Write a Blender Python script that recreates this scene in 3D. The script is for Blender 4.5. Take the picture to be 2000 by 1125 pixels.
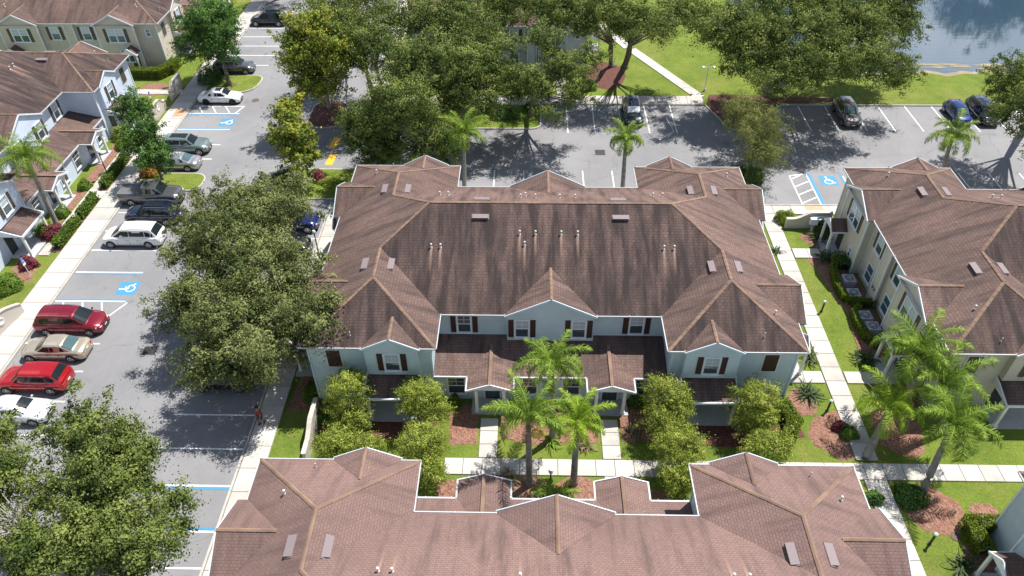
import bpy, bmesh, math, random
import numpy as np
from mathutils import Matrix, Vector
R_ = math.radians
rnd = random.Random(7)
NR = np.random.RandomState(11)
for o in list(bpy.data.objects): bpy.data.objects.remove(o)
S = bpy.context.scene
C = S.collection

# ------------------------------------------------------------------ camera
FPX, YAW, PITCH, ROLL, CAMH = 1460.286, -2.69044940e-02, 7.22199875e-01, 9.03319358e-03, 40.0
_F = np.array([math.sin(YAW)*math.cos(PITCH), math.cos(YAW)*math.cos(PITCH), -math.sin(PITCH)])
_r = np.array([math.cos(YAW), -math.sin(YAW), 0.0]); _d = np.cross(_F, _r)
CM = np.array([math.cos(ROLL)*_r+math.sin(ROLL)*_d, -math.sin(ROLL)*_r+math.cos(ROLL)*_d, _F])
def G(px, py, z=0.0):
    """where the sight line through a spot of the photograph meets height z"""
    v = np.array([(px-1000)/FPX, (py-562.5)/FPX, 1.0]) @ CM
    k = (z-CAMH)/v[2]
    return (float(v[0]*k), float(v[1]*k))
cd = bpy.data.cameras.new('camera'); cam = bpy.data.objects.new('camera', cd); C.objects.link(cam)
m = Matrix.Identity(4)
for i in range(3):
    m[i][0] = CM[0][i]; m[i][1] = -CM[1][i]; m[i][2] = -CM[2][i]
m[2][3] = CAMH
cam.matrix_world = m
cd.sensor_width = 36; cd.lens = FPX/2000*36; cd.clip_end = 3000; cd.clip_start = 0.5
S.camera = cam

# ------------------------------------------------------------------ light
SUN = Vector((0.38, 0.38, 1.0)).normalized()
W = bpy.data.worlds.new('World'); S.world = W; W.use_nodes = True
nt = W.node_tree; nt.nodes.clear()
sky = nt.nodes.new('ShaderNodeTexSky'); sky.sky_type = 'NISHITA'; sky.sun_disc = False
sky.sun_elevation = math.asin(SUN.z); sky.sun_rotation = math.atan2(SUN.x, SUN.y)
sky.air_density = 1.0; sky.dust_density = 0.6; sky.ozone_density = 1.2
tc = nt.nodes.new('ShaderNodeTexCoord'); sep = nt.nodes.new('ShaderNodeSeparateXYZ')
nt.links.new(tc.outputs['Generated'], sep.inputs[0])
add = nt.nodes.new('ShaderNodeMath'); add.operation = 'ADD'; add.inputs[1].default_value = 0.12
nt.links.new(sep.outputs[2], add.inputs[0])
dx = nt.nodes.new('ShaderNodeMath'); dx.operation = 'DIVIDE'; dy = nt.nodes.new('ShaderNodeMath'); dy.operation = 'DIVIDE'
nt.links.new(sep.outputs[0], dx.inputs[0]); nt.links.new(add.outputs[0], dx.inputs[1])
nt.links.new(sep.outputs[1], dy.inputs[0]); nt.links.new(add.outputs[0], dy.inputs[1])
cmb = nt.nodes.new('ShaderNodeCombineXYZ'); nt.links.new(dx.outputs[0], cmb.inputs[0]); nt.links.new(dy.outputs[0], cmb.inputs[1])
nz = nt.nodes.new('ShaderNodeTexNoise'); nz.inputs['Scale'].default_value = 1.35; nz.inputs['Detail'].default_value = 7; nz.inputs['Roughness'].default_value = .55
nt.links.new(cmb.outputs[0], nz.inputs['Vector'])
cr = nt.nodes.new('ShaderNodeValToRGB'); cr.color_ramp.elements[0].position = .53; cr.color_ramp.elements[1].position = .66
hz = nt.nodes.new('ShaderNodeMath'); hz.operation = 'MULTIPLY_ADD'; hz.inputs[1].default_value = -.16; hz.inputs[2].default_value = .10; nt.links.new(sep.outputs[2], hz.inputs[0])
ha = nt.nodes.new('ShaderNodeMath'); ha.operation = 'ADD'; nt.links.new(nz.outputs[0], ha.inputs[0]); nt.links.new(hz.outputs[0], ha.inputs[1]); nt.links.new(ha.outputs[0], cr.inputs[0])
mx = nt.nodes.new('ShaderNodeMix'); mx.data_type = 'RGBA'
nt.links.new(cr.outputs[0], mx.inputs['Factor']); nt.links.new(sky.outputs[0], mx.inputs['A']); mx.inputs['B'].default_value = (14, 14.4, 15.0, 1)
bg = nt.nodes.new('ShaderNodeBackground'); bg.inputs['Strength'].default_value = 0.076
wo = nt.nodes.new('ShaderNodeOutputWorld')
nt.links.new(mx.outputs['Result'], bg.inputs[0]); nt.links.new(bg.outputs[0], wo.inputs[0])
sl = bpy.data.lights.new('sun', 'SUN'); sl.energy = 5.0; sl.angle = R_(0.55); sl.color = (1.0, 0.96, 0.90)
so = bpy.data.objects.new('sun', sl); C.objects.link(so); so.rotation_euler = (-SUN).to_track_quat('-Z', 'Y').to_euler(); so.location = (0, 0, 90)
S.view_settings.view_transform = 'Standard'; S.view_settings.look = 'None'; S.view_settings.exposure = 0.62; S.view_settings.gamma = 1
S.view_settings.use_curve_mapping = False
S.render.engine = 'CYCLES'
S.cycles.max_bounces = 5; S.cycles.transparent_max_bounces = 6; S.cycles.diffuse_bounces = 3; S.cycles.glossy_bounces = 2; S.cycles.transmission_bounces = 3

# ------------------------------------------------------------------ helpers
def link(o, parent=None):
    C.objects.link(o)
    if parent is not None: o.parent = parent
    return o
def tag(o, label=None, cat=None, group=None, kind=None):
    if label: o['label'] = label
    if cat: o['category'] = cat
    if group: o['group'] = group
    if kind: o['kind'] = kind
    return o
def empty(name, loc, rz=0, label=None, cat=None, group=None):
    o = bpy.data.objects.new(name, None); C.objects.link(o)
    o.location = loc; o.rotation_euler = (0, 0, rz); o.empty_display_size = .3
    return tag(o, label, cat, group)
class MB:
    """collects polygons for one mesh"""
    def __init__(s): s.v = []; s.f = []; s.uv = []; s.m = []
    def poly(s, pts, uv=None, mi=0):
        n = len(s.v); s.v += [tuple(p) for p in pts]; s.f.append(list(range(n, n+len(pts))))
        s.uv.append(uv if uv else [(p[0], p[1]) for p in pts]); s.m.append(mi)
    def box(s, x0, x1, y0, y1, z0, z1, mi=0):
        P = [(x0,y0,z0),(x1,y0,z0),(x1,y1,z0),(x0,y1,z0),(x0,y0,z1),(x1,y0,z1),(x1,y1,z1),(x0,y1,z1)]
        for q in ((0,3,2,1),(4,5,6,7),(0,1,5,4),(1,2,6,5),(2,3,7,6),(3,0,4,7)): s.poly([P[i] for i in q], mi=mi)
    def beam(s, a, b, w, h, mi=0):
        """rectangular bar from a to b, w wide, h high"""
        a = Vector(a); b = Vector(b); d = (b-a).normalized()
        up = Vector((0,0,1)) if abs(d.z) < .95 else Vector((0,1,0))
        sx = d.cross(up).normalized()*w/2; u = sx.cross(d).normalized()*h/2
        P = [a-sx-u, a+sx-u, a+sx+u, a-sx+u, b-sx-u, b+sx-u, b+sx+u, b-sx+u]
        for q in ((0,1,2,3),(7,6,5,4),(0,4,5,1),(1,5,6,2),(2,6,7,3),(3,7,4,0)): s.poly([P[i] for i in q], mi=mi)
    def tube(s, pts, rad, n=8, mi=0, cap=True):
        rings = []
        for i, p in enumerate(pts):
            p = Vector(p); d = Vector(pts[min(i+1, len(pts)-1)])-Vector(pts[max(i-1, 0)]); d.normalize()
            up = Vector((0,0,1)) if abs(d.z) < .9 else Vector((1,0,0))
            a = d.cross(up).normalized(); b = d.cross(a).normalized()
            r = rad[i] if isinstance(rad, (list, tuple)) else rad
            k = len(s.v); s.v += [tuple(p+(a*math.cos(t)+b*math.sin(t))*r) for t in [2*math.pi*j/n for j in range(n)]]
            rings.append(k)
        for i in range(len(rings)-1):
            for j in range(n):
                q = [rings[i]+j, rings[i]+(j+1) % n, rings[i+1]+(j+1) % n, rings[i+1]+j]
                s.f.append(q); s.uv.append([(s.v[t][0], s.v[t][2]) for t in q]); s.m.append(mi)
        if cap:
            for k, rv in ((rings[0], 1), (rings[-1], 0)):
                q = list(range(k, k+n)); q = q[::-1] if rv else q
                s.f.append(q); s.uv.append([(0, 0)]*n); s.m.append(mi)
    def lathe(s, prof, c=(0,0,0), n=14, mi=0):
        k0 = len(s.v)
        for r, z in prof:
            s.v += [(c[0]+r*math.cos(2*math.pi*j/n), c[1]+r*math.sin(2*math.pi*j/n), c[2]+z) for j in range(n)]
        for i in range(len(prof)-1):
            for j in range(n):
                q = [k0+i*n+j, k0+i*n+(j+1) % n, k0+(i+1)*n+(j+1) % n, k0+(i+1)*n+j]
                s.f.append(q); s.uv.append([(0, 0)]*4); s.m.append(mi)
    def mesh(s, name, mats, smooth=False):
        me = bpy.data.meshes.new(name); me.from_pydata(s.v, [], s.f)
        for mt in (mats if isinstance(mats, (list, tuple)) else [mats]): me.materials.append(mt)
        uvl = me.uv_layers.new(name='UVMap'); fl = []
        for u in s.uv:
            for a in u: fl += [a[0], a[1]]
        uvl.data.foreach_set('uv', fl)
        me.polygons.foreach_set('material_index', s.m)
        if smooth: me.polygons.foreach_set('use_smooth', [True]*len(s.f))
        me.update(); return me
    def build(s, name, mats, parent=None, smooth=False, loc=None):
        o = bpy.data.objects.new(name, s.mesh(name, mats, smooth)); link(o, parent)
        if loc: o.location = loc
        return o
def inst(name, me, parent=None, loc=(0,0,0), rz=0, sc=None):
    o = bpy.data.objects.new(name, me); link(o, parent); o.location = loc; o.rotation_euler = (0,0,rz)
    if sc: o.scale = sc
    return o
def copy_tree(o, parent=None):
    c = o.copy(); C.objects.link(c); c.parent = parent
    for ch in list(o.children): copy_tree(ch, c)
    return c

# ------------------------------------------------------------------ materials
def mat(name, col, rough=.7, metal=0, noise=None, bump=0, bscale=40, coat=0, spec=.5, detail=6):
    """noise = (scale, other colour, amount)"""
    M = bpy.data.materials.new(name); M.use_nodes = True; t = M.node_tree; b = t.nodes['Principled BSDF']
    b.inputs['Roughness'].default_value = rough; b.inputs['Metallic'].default_value = metal
    b.inputs['Coat Weight'].default_value = coat; b.inputs['Coat Roughness'].default_value = .05
    b.inputs['Specular IOR Level'].default_value = spec
    b.inputs['Base Color'].default_value = (*col, 1)
    tcn = t.nodes.new('ShaderNodeTexCoord')
    if noise:
        n = t.nodes.new('ShaderNodeTexNoise'); n.inputs['Scale'].default_value = noise[0]; n.inputs['Detail'].default_value = detail
        t.links.new(tcn.outputs['Object'], n.inputs['Vector'])
        r = t.nodes.new('ShaderNodeMapRange'); r.inputs[1].default_value = .35; r.inputs[2].default_value = .65; r.inputs[4].default_value = noise[2]
        t.links.new(n.outputs[0], r.inputs[0])
        x = t.nodes.new('ShaderNodeMix'); x.data_type = 'RGBA'; x.inputs['A'].default_value = (*col, 1); x.inputs['B'].default_value = (*noise[1], 1)
        t.links.new(r.outputs[0], x.inputs['Factor']); t.links.new(x.outputs['Result'], b.inputs['Base Color'])
    if bump:
        n = t.nodes.new('ShaderNodeTexNoise'); n.inputs['Scale'].default_value = bscale; n.inputs['Detail'].default_value = 4
        t.links.new(tcn.outputs['Object'], n.inputs['Vector'])
        bp = t.nodes.new('ShaderNodeBump'); bp.inputs['Strength'].default_value = bump; bp.inputs['Distance'].default_value = .03
        t.links.new(n.outputs[0], bp.inputs['Height']); t.links.new(bp.outputs[0], b.inputs['Normal'])
    return M
class NG:
    """small node-graph writer"""
    def __init__(s, M): s.t = M.node_tree; s.b = s.t.nodes['Principled BSDF']; s.tc = s.t.nodes.new('ShaderNodeTexCoord')
    def n(s, kind, **kw):
        x = s.t.nodes.new('ShaderNode'+kind)
        for k, v in kw.items():
            if k[0] == '_': setattr(x, k[1:], v)
        return x
    def l(s, a, b): s.t.links.new(a, b)
    def noise(s, vec, scale, detail=5, rough=.5, sc=None):
        x = s.n('TexNoise'); x.inputs['Scale'].default_value = scale; x.inputs['Detail'].default_value = detail; x.inputs['Roughness'].default_value = rough
        if sc:
            mp = s.n('Mapping'); mp.inputs['Scale'].default_value = sc; s.l(vec, mp.inputs[0]); vec = mp.outputs[0]
        s.l(vec, x.inputs['Vector']); return x.outputs[0]
    def rng(s, a, lo, hi, t0=0, t1=1):
        r = s.n('MapRange'); r.inputs[1].default_value = lo; r.inputs[2].default_value = hi; r.inputs[3].default_value = t0; r.inputs[4].default_value = t1
        s.l(a, r.inputs[0]); return r.outputs[0]
    def mix(s, fac, a, b, mode='MIX'):
        x = s.n('Mix'); x.data_type = 'RGBA'; x.blend_type = mode
        for nm, v in (('Factor', fac), ('A', a), ('B', b)):
            if isinstance(v, tuple): x.inputs[nm].default_value = (*v, 1)
            elif isinstance(v, (int, float)): x.inputs[nm].default_value = v
            else: s.l(v, x.inputs[nm])
        return x.outputs['Result']
def roof_mat(name, a, b, dark, st0=.45, sz=1):
    M = bpy.data.materials.new(name); M.use_nodes = True; g = NG(M)
    g.b.inputs['Roughness'].default_value = .92; g.b.inputs['Specular IOR Level'].default_value = .25
    uv = g.tc.outputs['UV']; ob = g.tc.outputs['Object']
    br = g.n('TexBrick'); br.offset = .5; br.inputs['Scale'].default_value = 1/sz; br.inputs['Brick Width'].default_value = .32; br.inputs['Row Height'].default_value = .21
    br.inputs['Mortar Size'].default_value = .018; br.inputs['Mortar Smooth'].default_value = .4; br.inputs['Bias'].default_value = -.1
    br.inputs['Color1'].default_value = (*a, 1); br.inputs['Color2'].default_value = (*b, 1); br.inputs['Mortar'].default_value = (*[c*.68 for c in a], 1)
    g.l(uv, br.inputs['Vector'])
    fine = g.rng(g.noise(uv, 9, 4, .7), .3, .7, .87, 1.13)
    c1 = g.n('Vec'+'torMath'); c1.operation = 'SCALE'; g.l(br.outputs['Color'], c1.inputs[0]); g.l(fine, c1.inputs['Scale'])
    st = g.rng(g.noise(uv, .5, 6, .65, (2.6, .35, 1)), st0, st0+.2, 0, .9)   # algae stains running down the slope
    c2 = g.mix(st, c1.outputs[0], dark)
    st2 = g.rng(g.noise(ob, .16, 3), .4, .6, 0, .35)
    c3 = g.mix(st2, c2, dark)
    g.l(c3, g.b.inputs['Base Color'])
    bp = g.n('Bump'); bp.inputs['Strength'].default_value = .55; bp.inputs['Distance'].default_value = .02; g.l(br.outputs['Fac'], bp.inputs['Height']); bp.invert = True
    g.l(bp.outputs[0], g.b.inputs['Normal'])
    return M
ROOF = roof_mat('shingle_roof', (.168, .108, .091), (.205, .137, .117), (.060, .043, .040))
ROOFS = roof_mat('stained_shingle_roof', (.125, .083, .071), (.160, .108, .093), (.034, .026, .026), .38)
ROOF2 = roof_mat('shingle_roof_pink', (.208, .132, .116), (.238, .156, .138), (.110, .074, .066), .48, .72)
CAP = mat('ridge_shingle', (.245, .16, .108), .9, noise=(.9, (.16, .10, .075), .9), bump=.3, bscale=12)
TRIM = mat('white_trim', (.72, .76, .81), .5, noise=(2, (.62, .66, .70), .5))
GUT = mat('white_gutter', (.46, .48, .50), .5)
TRIMB = mat('blue_grey_trim', (.56, .68, .76), .5)
BEAM = mat('porch_white', (.78, .77, .74), .55)
SOFF = mat('soffit', (.62, .63, .64), .7)
def siding(name, col):
    M = bpy.data.materials.new(name); M.use_nodes = True; g = NG(M); g.b.inputs['Roughness'].default_value = .62
    sp = g.n('SeparateXYZ'); g.l(g.tc.outputs['Object'], sp.inputs[0])
    w = g.n('Math'); w.operation = 'FRACT'; mu = g.n('Math'); mu.operation = 'MULTIPLY'; mu.inputs[1].default_value = 1/.18
    g.l(sp.outputs[2], mu.inputs[0]); g.l(mu.outputs[0], w.inputs[0])
    n = g.rng(g.noise(g.tc.outputs['Object'], .8, 4), .3, .7, 0, 1)
    g.l(g.mix(n, tuple(c*.90 for c in col), tuple(min(1, c*1.06) for c in col)), g.b.inputs['Base Color'])
    bp = g.n('Bump'); bp.inputs['Strength'].default_value = .6; bp.inputs['Distance'].default_value = .02; bp.invert = True
    g.l(w.outputs[0], bp.inputs['Height']); g.l(bp.outputs[0], g.b.inputs['Normal'])
    return M
BLUE = siding('blue_siding', (.52, .64, .68)); CREAM = siding('cream_siding', (.56, .505, .415)); PALE = siding('pale_blue_siding', (.60, .69, .82)); GREY = siding('grey_blue_siding', (.50, .58, .64))
SHUT_BR = mat('brown_shutter', (.055, .022, .018), .55); SHUT_GR = mat('dark_shutter', (.085, .07, .055), .6)
GLASS = mat('window_glass', (.05, .075, .09), .06, spec=.9); GLASSB = mat('window_glass_blind', (.42, .49, .54), .12, spec=.9)
GLASSG = mat('window_glass_green', (.07, .12, .13), .08, spec=.9)
VENT = mat('vent_metal', (.19, .150, .155), .65); PIPE = mat('vent_pipe', (.58, .57, .56), .5); BLACK = mat('black_metal', (.02, .02, .02), .5)
STREAK = bpy.data.materials.new('streak_stain'); STREAK.use_nodes = True; g = NG(STREAK); g.b.inputs['Base Color'].default_value = (.40, .26, .20, 1); g.b.inputs['Roughness'].default_value = .9
_s = g.n('SeparateXYZ'); g.l(g.tc.outputs['UV'], _s.inputs[0]); _n = g.noise(g.tc.outputs['UV'], 3, 5, .7, (3, .8, 1))
_m = g.n('Math'); _m.operation = 'MULTIPLY'; g.l(_s.outputs[1], _m.inputs[0]); g.l(g.rng(_n, .35, .6, .35, 1), _m.inputs[1])
_p = g.n('Math'); _p.operation = 'PINGPONG'; _p.inputs[1].default_value = .5; g.l(_s.outputs[0], _p.inputs[0])
_q = g.n('Math'); _q.operation = 'MULTIPLY'; g.l(_m.outputs[0], _q.inputs[0]); g.l(g.rng(_p.outputs[0], 0, .35, 0, 1), _q.inputs[1]); g.l(_q.outputs[0], g.b.inputs['Alpha'])
DOOR = mat('door_dark', (.03, .035, .04), .5); PORCHF = mat('porch_floor', (.42, .43, .45), .8, noise=(3, (.34, .35, .37), .6))
# ground materials
def asphalt():
    M = bpy.data.materials.new('asphalt'); M.use_nodes = True; g = NG(M); ob = g.tc.outputs['Object']; g.b.inputs['Roughness'].default_value = .9
    big = g.rng(g.noise(ob, .12, 5, .6), .35, .65); c = g.mix(big, (.188, .187, .194), (.245, .243, .250))
    st = g.rng(g.noise(ob, .35, 6, .65, (3, .35, 1)), .52, .75, 0, .45); c = g.mix(st, c, (.255, .248, .245))
    sp = g.rng(g.noise(ob, 1.3, 6, .7), .6, .74, 0, .55); c = g.mix(sp, c, (.125, .12, .125))
    sp2 = g.rng(g.noise(ob, .55, 3, .5), .64, .72, 0, .35); c = g.mix(sp2, c, (.10, .098, .10))
    fn = g.rng(g.noise(ob, 24, 3, .8), .3, .7, .80, 1.2); v = g.n('VectorMath'); v.operation = 'SCALE'; g.l(c, v.inputs[0]); g.l(fn, v.inputs['Scale'])
    # cracks and patches
    vo = g.n('TexVoronoi'); vo.feature = 'DISTANCE_TO_EDGE'; vo.inputs['Scale'].default_value = .11
    di = g.n('VectorMath'); di.operation = 'ADD'; nn = g.n('TexNoise'); nn.inputs['Scale'].default_value = .8; g.l(ob, nn.inputs[0]); g.l(ob, di.inputs[0]); g.l(nn.outputs[1], di.inputs[1]); g.l(di.outputs[0], vo.inputs['Vector'])
    ck = g.rng(vo.outputs['Distance'], .0008, .003, .55, 0); c = g.mix(ck, v.outputs[0], (.10, .10, .105))
    g.l(c, g.b.inputs['Base Color'])
    bp = g.n('Bump'); bp.inputs['Strength'].default_value = .35; bp.inputs['Distance'].default_value = .02; g.l(g.noise(ob, 30, 3), bp.inputs['Height']); g.l(bp.outputs[0], g.b.inputs['Normal'])
    return M
ASPH = asphalt()
def grassm(name, a, b, c):
    M = bpy.data.materials.new(name); M.use_nodes = True; g = NG(M); ob = g.tc.outputs['Object']; g.b.inputs['Roughness'].default_value = .95; g.b.inputs['Specular IOR Level'].default_value = .15
    x = g.mix(g.rng(g.noise(ob, .45, 6, .65), .36, .64), a, b); x = g.mix(g.rng(g.noise(ob, .16, 5, .7), .5, .66, 0, .4), x, (.24, .21, .065)); x = g.mix(g.rng(g.noise(ob, 1.7, 5, .7), .52, .72, 0, .7), x, c)
    fn = g.rng(g.noise(ob, 7, 5, .85), .28, .72, .5, 1.5); v = g.n('VectorMath'); v.operation = 'SCALE'; g.l(x, v.inputs[0]); g.l(fn, v.inputs['Scale'])
    g.l(v.outputs[0], g.b.inputs['Base Color'])
    bp = g.n('Bump'); bp.inputs['Strength'].default_value = .9; bp.inputs['Distance'].default_value = .06; g.l(g.noise(ob, 12, 5, .8), bp.inputs['Height']); g.l(bp.outputs[0], g.b.inputs['Normal'])
    return M
GRASS = grassm('lawn_grass', (.10, .15, .022), (.155, .205, .032), (.205, .20, .05))
def mulchm(name, a, b, c):
    M = bpy.data.materials.new(name); M.use_nodes = True; g = NG(M); ob = g.tc.outputs['Object']; g.b.inputs['Roughness'].default_value = .95
    vo = g.n('TexVoronoi'); vo.inputs['Scale'].default_value = 9; vo.inputs['Randomness'].default_value = 1; g.l(ob, vo.inputs['Vector'])
    s = g.n('SeparateColor'); g.l(vo.outputs['Color'], s.inputs[0])
    x = g.mix(s.outputs[0], a, b); x = g.mix(g.rng(g.noise(ob, 1.2, 5, .7), .5, .72, 0, .8), x, c); g.l(x, g.b.inputs['Base Color'])
    bp = g.n('Bump'); bp.inputs['Strength'].default_value = 1; bp.inputs['Distance'].default_value = .06; g.l(vo.outputs['Distance'], bp.inputs['Height']); g.l(bp.outputs[0], g.b.inputs['Normal'])
    return M
MULCH = mulchm('red_mulch', (.17, .075, .05), (.31, .165, .115), (.24, .15, .105)); MULCHD = mulchm('dark_mulch', (.085, .03, .025), (.155, .058, .045), (.10, .055, .04))
CONC = mat('concrete', (.50, .47, .43), .85, noise=(.9, (.40, .375, .345), .8), bump=.12, bscale=30)
CONC2 = mat('concrete_b', (.455, .425, .385), .85, noise=(1.3, (.36, .335, .31), .8), bump=.12, bscale=30)
CONC3 = mat('concrete_c', (.53, .50, .465), .85, noise=(.7, (.43, .40, .37), .8), bump=.12, bscale=30)
KERB = mat('kerb_concrete', (.46, .435, .40), .85, noise=(1.5, (.36, .33, .30), .8), bump=.15)
STUC = mat('stucco', (.52, .475, .42), .85, noise=(1.2, (.54, .49, .43), .6), bump=.2, bscale=25)
def paintm(name, col, wear=.55):
    M = bpy.data.materials.new(name); M.use_nodes = True; g = NG(M); ob = g.tc.outputs['Object']; g.b.inputs['Roughness'].default_value = .75
    w = g.rng(g.noise(ob, 5, 6, .8), wear, wear+.1, 0, .8); g.l(g.mix(w, col, (.27, .265, .27)), g.b.inputs['Base Color']); return M
PWHITE = paintm('white_road_paint', (.78, .78, .77), .58); PBLUE = paintm('blue_road_paint', (.05, .24, .46), .58); PYEL = paintm('yellow_road_paint', (.75, .42, .02), .66); PFADE = paintm('faded_orange_paint', (.60, .34, .20), .5)
RAMP = mat('brick_red_ramp', (.62, .30, .16), .85, noise=(3, (.55, .36, .26), .7))
SAND = mat('shore_sand', (.31, .27, .18), .95, noise=(.8, (.20, .17, .10), .8), bump=.4, bscale=6)
wm = bpy.data.materials.new('lake_water'); wm.use_nodes = True; g = NG(wm)
g.b.inputs['Base Color'].default_value = (.035, .065, .10, 1); g.b.inputs['Roughness'].default_value = .04; g.b.inputs['IOR'].default_value = 1.6; g.b.inputs['Specular IOR Level'].default_value = 1.0
bp = g.n('Bump'); bp.inputs['Strength'].default_value = .06; bp.inputs['Distance'].default_value = .10
g.l(g.noise(g.tc.outputs['Object'], 1.1, 4, .55, (.45, 1.6, 1)), bp.inputs['Height']); g.l(bp.outputs[0], g.b.inputs['Normal'])

# ------------------------------------------------------------------ ground
def struct(o): o['kind'] = 'structure'; return o
mb = MB(); mb.poly([(-900, -500, 0), (900, -500, 0), (900, 1300, 0), (-900, 1300, 0)]); struct(mb.build('ground', GRASS))
lot = MB(); ZA = .006
lot.poly([(-37.7, -20, ZA), (-18.4, -20, ZA), (-18.4, 150, ZA), (-37.7, 150, ZA)])
lot.poly([(-18.4, 57.3, ZA), (75, 57.3, ZA), (75, 76.4, ZA), (-18.4, 76.4, ZA)])
LOT = struct(lot.build('parking_lot', ASPH))
mb = MB(); mb.poly([(-45, 118, ZA), (15, 118, ZA), (15, 150, ZA), (-18.4, 150, ZA), (-18.4, 118.001, ZA)]) if False else None
# lake with an uneven shore
edge = [(33+i*1.1, 85.3+.35*math.sin(i*.7)+.25*math.sin(i*1.9+1)+rnd.uniform(-.12, .12)) for i in range(80)]
w = MB(); w.poly([(x, y, .03) for x, y in edge]+[(edge[-1][0]+20, 118, .03), (88, 121, .03), (70, 123, .03), (50, 135, .03), (20, 145, .03), (28, 110, .03)]); struct(w.build('lake_water', wm))
w = MB(); w.poly([(31, 86, .012)]+[(x, y-.45-.35*abs(math.sin(i*.33))-rnd.uniform(0, .15), .012) for i, (x, y) in enumerate(edge)]+[(edge[-1][0], 88, .012), (34, 88, .012)]); struct(w.build('lake_shore', SAND))
w = MB()
for i in range(16):
    cx, cy = rnd.uniform(47, 57), rnd.uniform(85.8, 87.2); r = rnd.uniform(.3, 1.0)
    w.poly([(cx+r*1.8*math.cos(t), cy+r*.28*math.sin(t)*rnd.uniform(.5, 1.2), .040+.001*i) for t in [k*math.pi/5 for k in range(10)]])
struct(w.build('shoreline_scum', SAND))
def sheet(name, pts, z, M, parent=None):
    b = MB(); b.poly([(x, y, z) for x, y in pts]); o = b.build(name, M, parent)
    if parent is None: struct(o)
    return o
def mound(name, pts, z, M):
    """bed with a raised middle and a low edge"""
    b = MB(); n = len(pts); cx = sum(p[0] for p in pts)/n; cy = sum(p[1] for p in pts)/n
    inn = [(cx+(x-cx)*.86, cy+(y-cy)*.86, z) for x, y in pts]; out = [(x, y, .010) for x, y in pts]
    for i in range(n):
        j = (i+1) % n; b.poly([out[i], out[j], inn[j], inn[i]])
    b.poly(inn); return struct(b.build(name, M))
SLAB = {}
def slab_mesh(k, h=.09):
    if (k, h) not in SLAB:
        b = MB(); e = .012
        b.poly([(-.5+e, -.5+e, h), (.5-e, -.5+e, h), (.5-e, .5-e, h), (-.5+e, .5-e, h)])
        q = [(-.5, -.5), (.5, -.5), (.5, .5), (-.5, .5)]; p = [(-.5+e, -.5+e), (.5-e, -.5+e), (.5-e, .5-e), (-.5+e, .5-e)]
        for i in range(4):
            j = (i+1) % 4
            b.poly([(*q[i], h-.012), (*q[j], h-.012), (*p[j], h), (*p[i], h)]); b.poly([(*q[i], 0), (*q[j], 0), (*q[j], h-.012), (*q[i], h-.012)])
        SLAB[(k, h)] = b.mesh('slab', [CONC, CONC2, CONC3][k])
    return SLAB[(k, h)]
def walk(name, x0, x1, y0, y1, step, axis, h=.09):
    """pavement of single slabs laid along axis, with open joints"""
    root = empty(name, (0, 0, 0)); root['kind'] = 'structure'
    L = (y1-y0) if axis == 'y' else (x1-x0); n = max(1, round(L/step)); st = L/n; g_ = .03
    for i in range(n):
        k = rnd.choice([0, 0, 1, 2])
        if axis == 'y': inst('slab', slab_mesh(k, h), root, ((x0+x1)/2, y0+(i+.5)*st, 0), 0, (x1-x0, st-g_, 1))
        else: inst('slab', slab_mesh(k, h), root, (x0+(i+.5)*st, (y0+y1)/2, 0), 0, (st-g_, y1-y0, 1))
    return root
walk('left_pavement', -40.1, -37.95, 15, 112, 1.85, 'y', .12)
walk('middle_pavement', -18.15, -16.6, -5, 57.0, 1.7, 'y', .12)
walk('upper_left_pavement', -18.15, -16.3, 78.6, 112, 1.8, 'y', .12)
walk('upper_pavement', -18.15, 19.6, 76.66, 78.5, 1.8, 'x', .12)
walk('lower_pavement', -15, 75, 55.75, 57.05, 1.7, 'x', .12)
walk('garden_path', 21.12, 22.5, 29.0, 55.74, 1.35, 'y')
walk('garden_path_near', 21.12, 22.5, 2, 27.5, 1.35, 'y')
walk('courtyard_path', -5.2, 60, 27.53, 28.75, 1.2, 'x')
for cx in (1.6-4.05, 1.6+3.95): walk('door_path', cx-.58, cx+.58, 28.8, 32.0, 1.1, 'y')
for cx in (1.6-4.05, 1.6+3.95): walk('door_path', cx-.58, cx+.58, 25.3, 27.5, 1.1, 'y')
walk('side_door_path', 18.3, 21.05, 35.5, 36.6, 1.3, 'x'); walk('side_door_path', 22.6, 26.2, 35.5, 36.6, 1.3, 'x'); walk('side_door_path', 22.6, 26.3, 49.5, 50.75, 1.3, 'x')
walk('side_door_path', -16.5, -14.2, 35.6, 36.8, 1.2, 'x')
# oblique path to the lake
def oblique(name, a, b, w_, step):
    root = empty(name, (0, 0, 0)); root['kind'] = 'structure'; a = Vector(a); b = Vector(b); d = b-a; n = round(d.length/step); an = math.atan2(d.y, d.x)
    for i in range(n):
        p = a+d*((i+.5)/n); inst('slab', slab_mesh(rnd.choice([0, 1, 2])), root, (p.x, p.y, 0), an, (d.length/n-.03, w_, 1))
oblique('lake_path', (19.4, 78.3), (12.9, 91.2), 1.3, 1.3); oblique('lake_path', (12.6, 91.6), (9.5, 99), 1.3, 1.3)
walk('far_house_path', 3.2, 4.3, 78.55, 84, 1.2, 'y')
walk('white_house_front_path', -41.9, -41.0, 49, 66.5, 1.5, 'y'); walk('white_house_link_path', -41.0, -40.15, 57.6, 58.8, 1, 'x'); walk('white_house_link_path', -41.0, -40.15, 65.0, 66.2, 1, 'x')
walk('tan_house_path', -46.5, -40.15, 78.6, 79.7, 1.4, 'x')
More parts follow.
